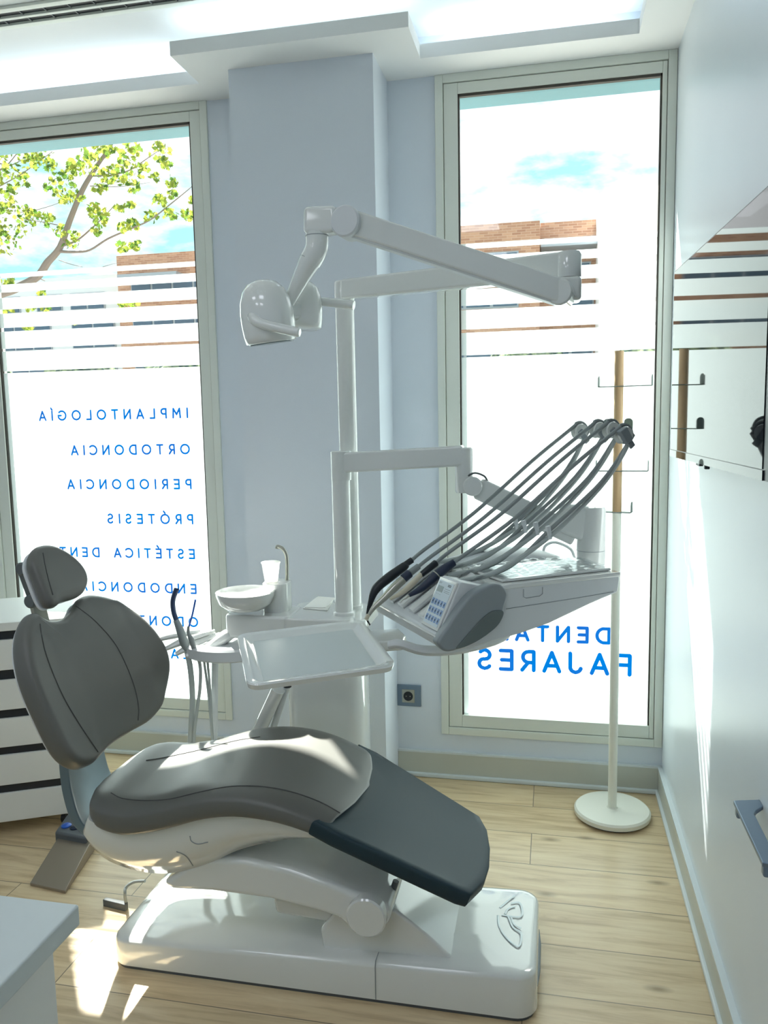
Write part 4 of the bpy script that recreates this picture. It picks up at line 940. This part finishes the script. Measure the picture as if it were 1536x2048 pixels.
# plug on the floor
q = [P(x, y, Z=.022) for x, y in ((205, 1799), (212, 1794), (256, 1803), (250, 1810))]
pl = thing('cable_connector', 'dark grey cable connector lying on the sunlit floor left of the chair base', 'connector', P(230, 1810, Z=0))
obj('body', prism(BM(), [Vector((p.x, p.y, 0)) for p in q], (0, 0, .022)), M['darkplastic'], pl, bevel=.002)
obj('cable', tube(BM(), [P(252, 1806, Z=.012), P(250, 1790, Y=1.98), P(252, 1775, Y=1.99), P(268, 1764, Y=2.0), P(290, 1762, Y=2.0)], .0045, 10, smooth=6), M['hose'], pl)
# ------------------------------------------------------------------ outside
obj('ground', box(BM(), -60, 40, YB+.07, 70, -.25, -.15), M['ground'], kind=st, smooth=False)
def building(name, label, x0, x1, y0, y1, h, m, wins, bands=(), gm='winglass'):
    t = thing(name, label, 'building', ((x0+x1)/2, (y0+y1)/2, -.15))
    obj('wall', box(BM(), x0, x1, y0, y1, -.15, h), m, t, smooth=False)
    for a, c, z0, z1 in wins:
        f = obj('window', box(BM(), a, c, y0-.06, y0, z0, z1), M['shutter'], t, smooth=False)
        n_ = max(1, round((c-a)/.9)); w_ = (c-a)/n_; b = BM()
        for i in range(n_): box(b, a+i*w_+.05, a+(i+1)*w_-.05, y0-.09, y0-.05, z0+.05, z1-.05)
        obj('pane', b, M[gm], f, smooth=False)
    for a, c, z0, z1 in bands: obj('balcony_slab', box(BM(), a, c, y0-.9, y0, z0, z1), M['shutter'], t, smooth=False)
    return t
building('apartment_building', 'brown brick building with dark strip windows seen through the right window', -4.6, -.43, 25, 33, 7.2, M['brick'],
         [(-4.3, -1.05, 5.7, 6.35), (-4.3, -1.05, 4.7, 5.3), (-4.3, -1.05, 2.9, 3.9)])
building('apartment_building', 'set-back brick building with grey balcony beam right of the brown block', -.43, 1.25, 26, 33, 7.35, M['brick'],
         [(.25, 1.1, 5.6, 6.1), (.0, 1.2, 4.4, 5.3), (-.2, 1.2, 2.8, 3.6)], [(-.4, 1.25, 6.45, 6.65)])
building('apartment_building', 'tall plain white building at the right edge of the right window', 1.25, 9, 24, 33, 7.4, M['brickwhite'], [])
building('apartment_building', 'brick building with dark strip windows at the right side of the left window', -17.2, -12.0, 30, 38, 8.1, M['brick'],
         [(-16.6, -13.0, 6.3, 7.0), (-16.6, -13.0, 5.0, 5.9), (-16.6, -13.0, 3.6, 4.3)], [(-16.7, -14.2, 7.05, 7.2)])
building('apartment_building', 'white building with grey windows behind the tree', -32, -17.2, 31, 38, 7.6, M['facade'],
         [(-29.5, -28.2, 6.2, 6.9), (-26.5, -25.0, 6.2, 6.9), (-24.0, -22.4, 6.2, 6.9), (-21.6, -20.4, 6.2, 6.9), (-20.0, -18.4, 6.2, 6.9), (-28, -26.4, 4.6, 5.9), (-24.5, -21, 4.6, 5.9), (-20, -18, 4.6, 5.9), (-31, -24, 3.0, 4.2), (-23, -18, 3.0, 4.2)])
building('apartment_building', 'long brick building far left, seen only in the television reflection', -12.0, -4.6, 27, 33, 7.0, M['brick'],
         [(-11, -5.4, 5.6, 6.3), (-11, -5.4, 4.0, 4.8)])
rnd = random.Random(3)
for i, (x, s, lab) in enumerate(((-13.5, 1.25, 'flowering shrub nearest the left frame of the left window'), (-10.8, 1.25, 'dark shrub behind the middle of the left window'), (-8.2, 1.25, 'shrub at the right side of the left window'), (-3.3, 1.2, 'shrub at the left side of the right window'), (-.6, 1.2, 'shrub behind the middle of the right window'), (2.0, 1.2, 'shrub at the right side of the right window'))):
    b = BM(); bmesh.ops.create_icosphere(b, subdivisions=4, radius=1)
    for v_ in b.verts:
        k = 1+rnd.uniform(-.06, .06)+.06*math.sin(v_.co.x*9+i)*math.cos(v_.co.z*8); v_.co = Vector((x+v_.co.x*s*k, 17+v_.co.y*.9*k, 1.45+v_.co.z*1.6*k))
    tag(obj('shrub', b, M['hedge'], angle=10), lab, 'shrub', 'shrubs in front of the buildings')
# plane tree outside the left window
TY = 8.0
TT = thing('maple_tree', 'branching tree with yellow-green lobed leaves outside the left window', 'tree', P(-160, 760, Y=TY)*1)
TT.location.z = -.15; TT['_o'] = tuple(TT.location)
brs = [[(-220, 1250, .07), (-190, 900, .065), (-120, 680, .06), (-20, 600, .05), (30, 578, .05), (75, 553, .045), (95, 525, .042), (120, 495, .036), (140, 440, .032), (165, 380, .028), (195, 330, .022), (222, 290, .018), (245, 230, .012)],
       [(118, 503, .018), (150, 504, .014), (180, 500, .012), (215, 478, .011), (260, 458, .010), (300, 440, .009), (345, 405, .007), (385, 372, .004), (430, 330, .003)],
       [(125, 492, .013), (155, 480, .011), (185, 455, .009), (205, 436, .006), (230, 410, .004)],
       [(185, 352, .009), (225, 350, .007), (260, 340, .006), (290, 320, .005), (315, 303, .003)],
       [(180, 372, .006), (240, 373, .004), (300, 365, .002)],
       [(115, 450, .006), (80, 443, .005), (42, 438, .003)],
       [(0, 372, .007), (40, 350, .006), (75, 325, .005), (105, 303, .003)],
       [(-60, 360, .01), (0, 340, .008), (25, 318, .006), (60, 270, .004)],
       [(40, 425, .004), (80, 418, .004), (120, 405, .003), (150, 390, .002)],
       [(-60, 300, .012), (10, 330, .008), (45, 320, .004)],
       [(118, 520, .005), (140, 528, .004), (165, 534, .003)], [(75, 555, .006), (90, 562, .003)], [(205, 534, .004), (225, 528, .003), (240, 526, .002)]]
b = BM(); cen_ = []
for i, br in enumerate(brs):
    off = rnd.uniform(-.3, .3) if i else 0
    pts = [P(x, y, Y=TY+off*(k/len(br))) for k, (x, y, r) in enumerate(br)]
    pts = [p if p.z > -.15 else Vector((p.x, p.y, -.15)) for p in pts]
    tube(b, pts, [r*.95 for x, y, r in br], 8, smooth=4)
obj('branches', b, M['bark'], TT)
clus = [(40, 320, 42), (80, 300, 30), (20, 360, 36), (25, 440, 45), (60, 430, 26), (10, 480, 36), (120, 370, 30), (150, 395, 18), (165, 335, 28), (190, 300, 26), (215, 295, 20), (140, 345, 16), (150, 330, 16), (260, 300, 22), (235, 350, 26), (215, 350, 18), (320, 305, 22), (330, 325, 14), (280, 340, 18), (265, 372, 14), (200, 375, 14), (145, 480, 22), (120, 460, 14), (190, 420, 18), (205, 440, 16), (240, 415, 12), (195, 460, 12), (250, 455, 14), (265, 450, 12), (300, 435, 14), (320, 400, 16), (345, 365, 14), (340, 430, 14), (375, 430, 12), (310, 355, 10), (270, 490, 12), (245, 495, 12), (260, 410, 8), (85, 585, 8), (15, 560, 12), (60, 615, 10), (90, 618, 8), (15, 620, 10), (245, 608, 8), (270, 610, 8), (150, 642, 8), (55, 655, 10), (95, 440, 14), (100, 330, 14), (250, 320, 14), (345, 390, 10), (5, 400, 30), (130, 400, 10), (385, 400, 8), (-40, 420, 50), (-30, 330, 50), (-100, 400, 60), (200, 240, 40), (100, 220, 50), (300, 240, 40), (0, 230, 50)]
b = BM()
def leaf(c, s):
    n = Vector((rnd.uniform(-1, 1), rnd.uniform(-1.2, -.1), rnd.uniform(-.7, 1))).normalized(); t = n.orthogonal().normalized(); t.rotate(Matrix.Rotation(rnd.uniform(0, 6.28), 3, n)); u = n.cross(t)
    prof = [(0, -.5), (.25, -.62), (.3, -.3), (.75, -.25), (.52, .02), (.8, .3), (.4, .3), (.34, .62), (.12, .5), (0, 1), (-.12, .5), (-.34, .62), (-.4, .3), (-.8, .3), (-.52, .02), (-.75, -.25), (-.3, -.3), (-.25, -.62)]
    vs = [b.verts.new(c+t*x*s+u*y*s+n*(abs(x)*s*.25)) for x, y in prof]; b.faces.new(vs)
for x, y, r in clus:
    for _ in range(int(r*1.7)):
        a = rnd.uniform(0, 6.28); q = r*1.05*math.sqrt(rnd.random())
        leaf(P(x+q*math.cos(a), y+q*.8*math.sin(a), Y=TY+rnd.uniform(-.5, .5)), rnd.uniform(.026, .052))
fo = obj('foliage', b, M['leaf'], TT, smooth=False); fo['kind'] = 'stuff'
for o in list(bpy.data.objects):
    if '_o' in o: del o['_o']
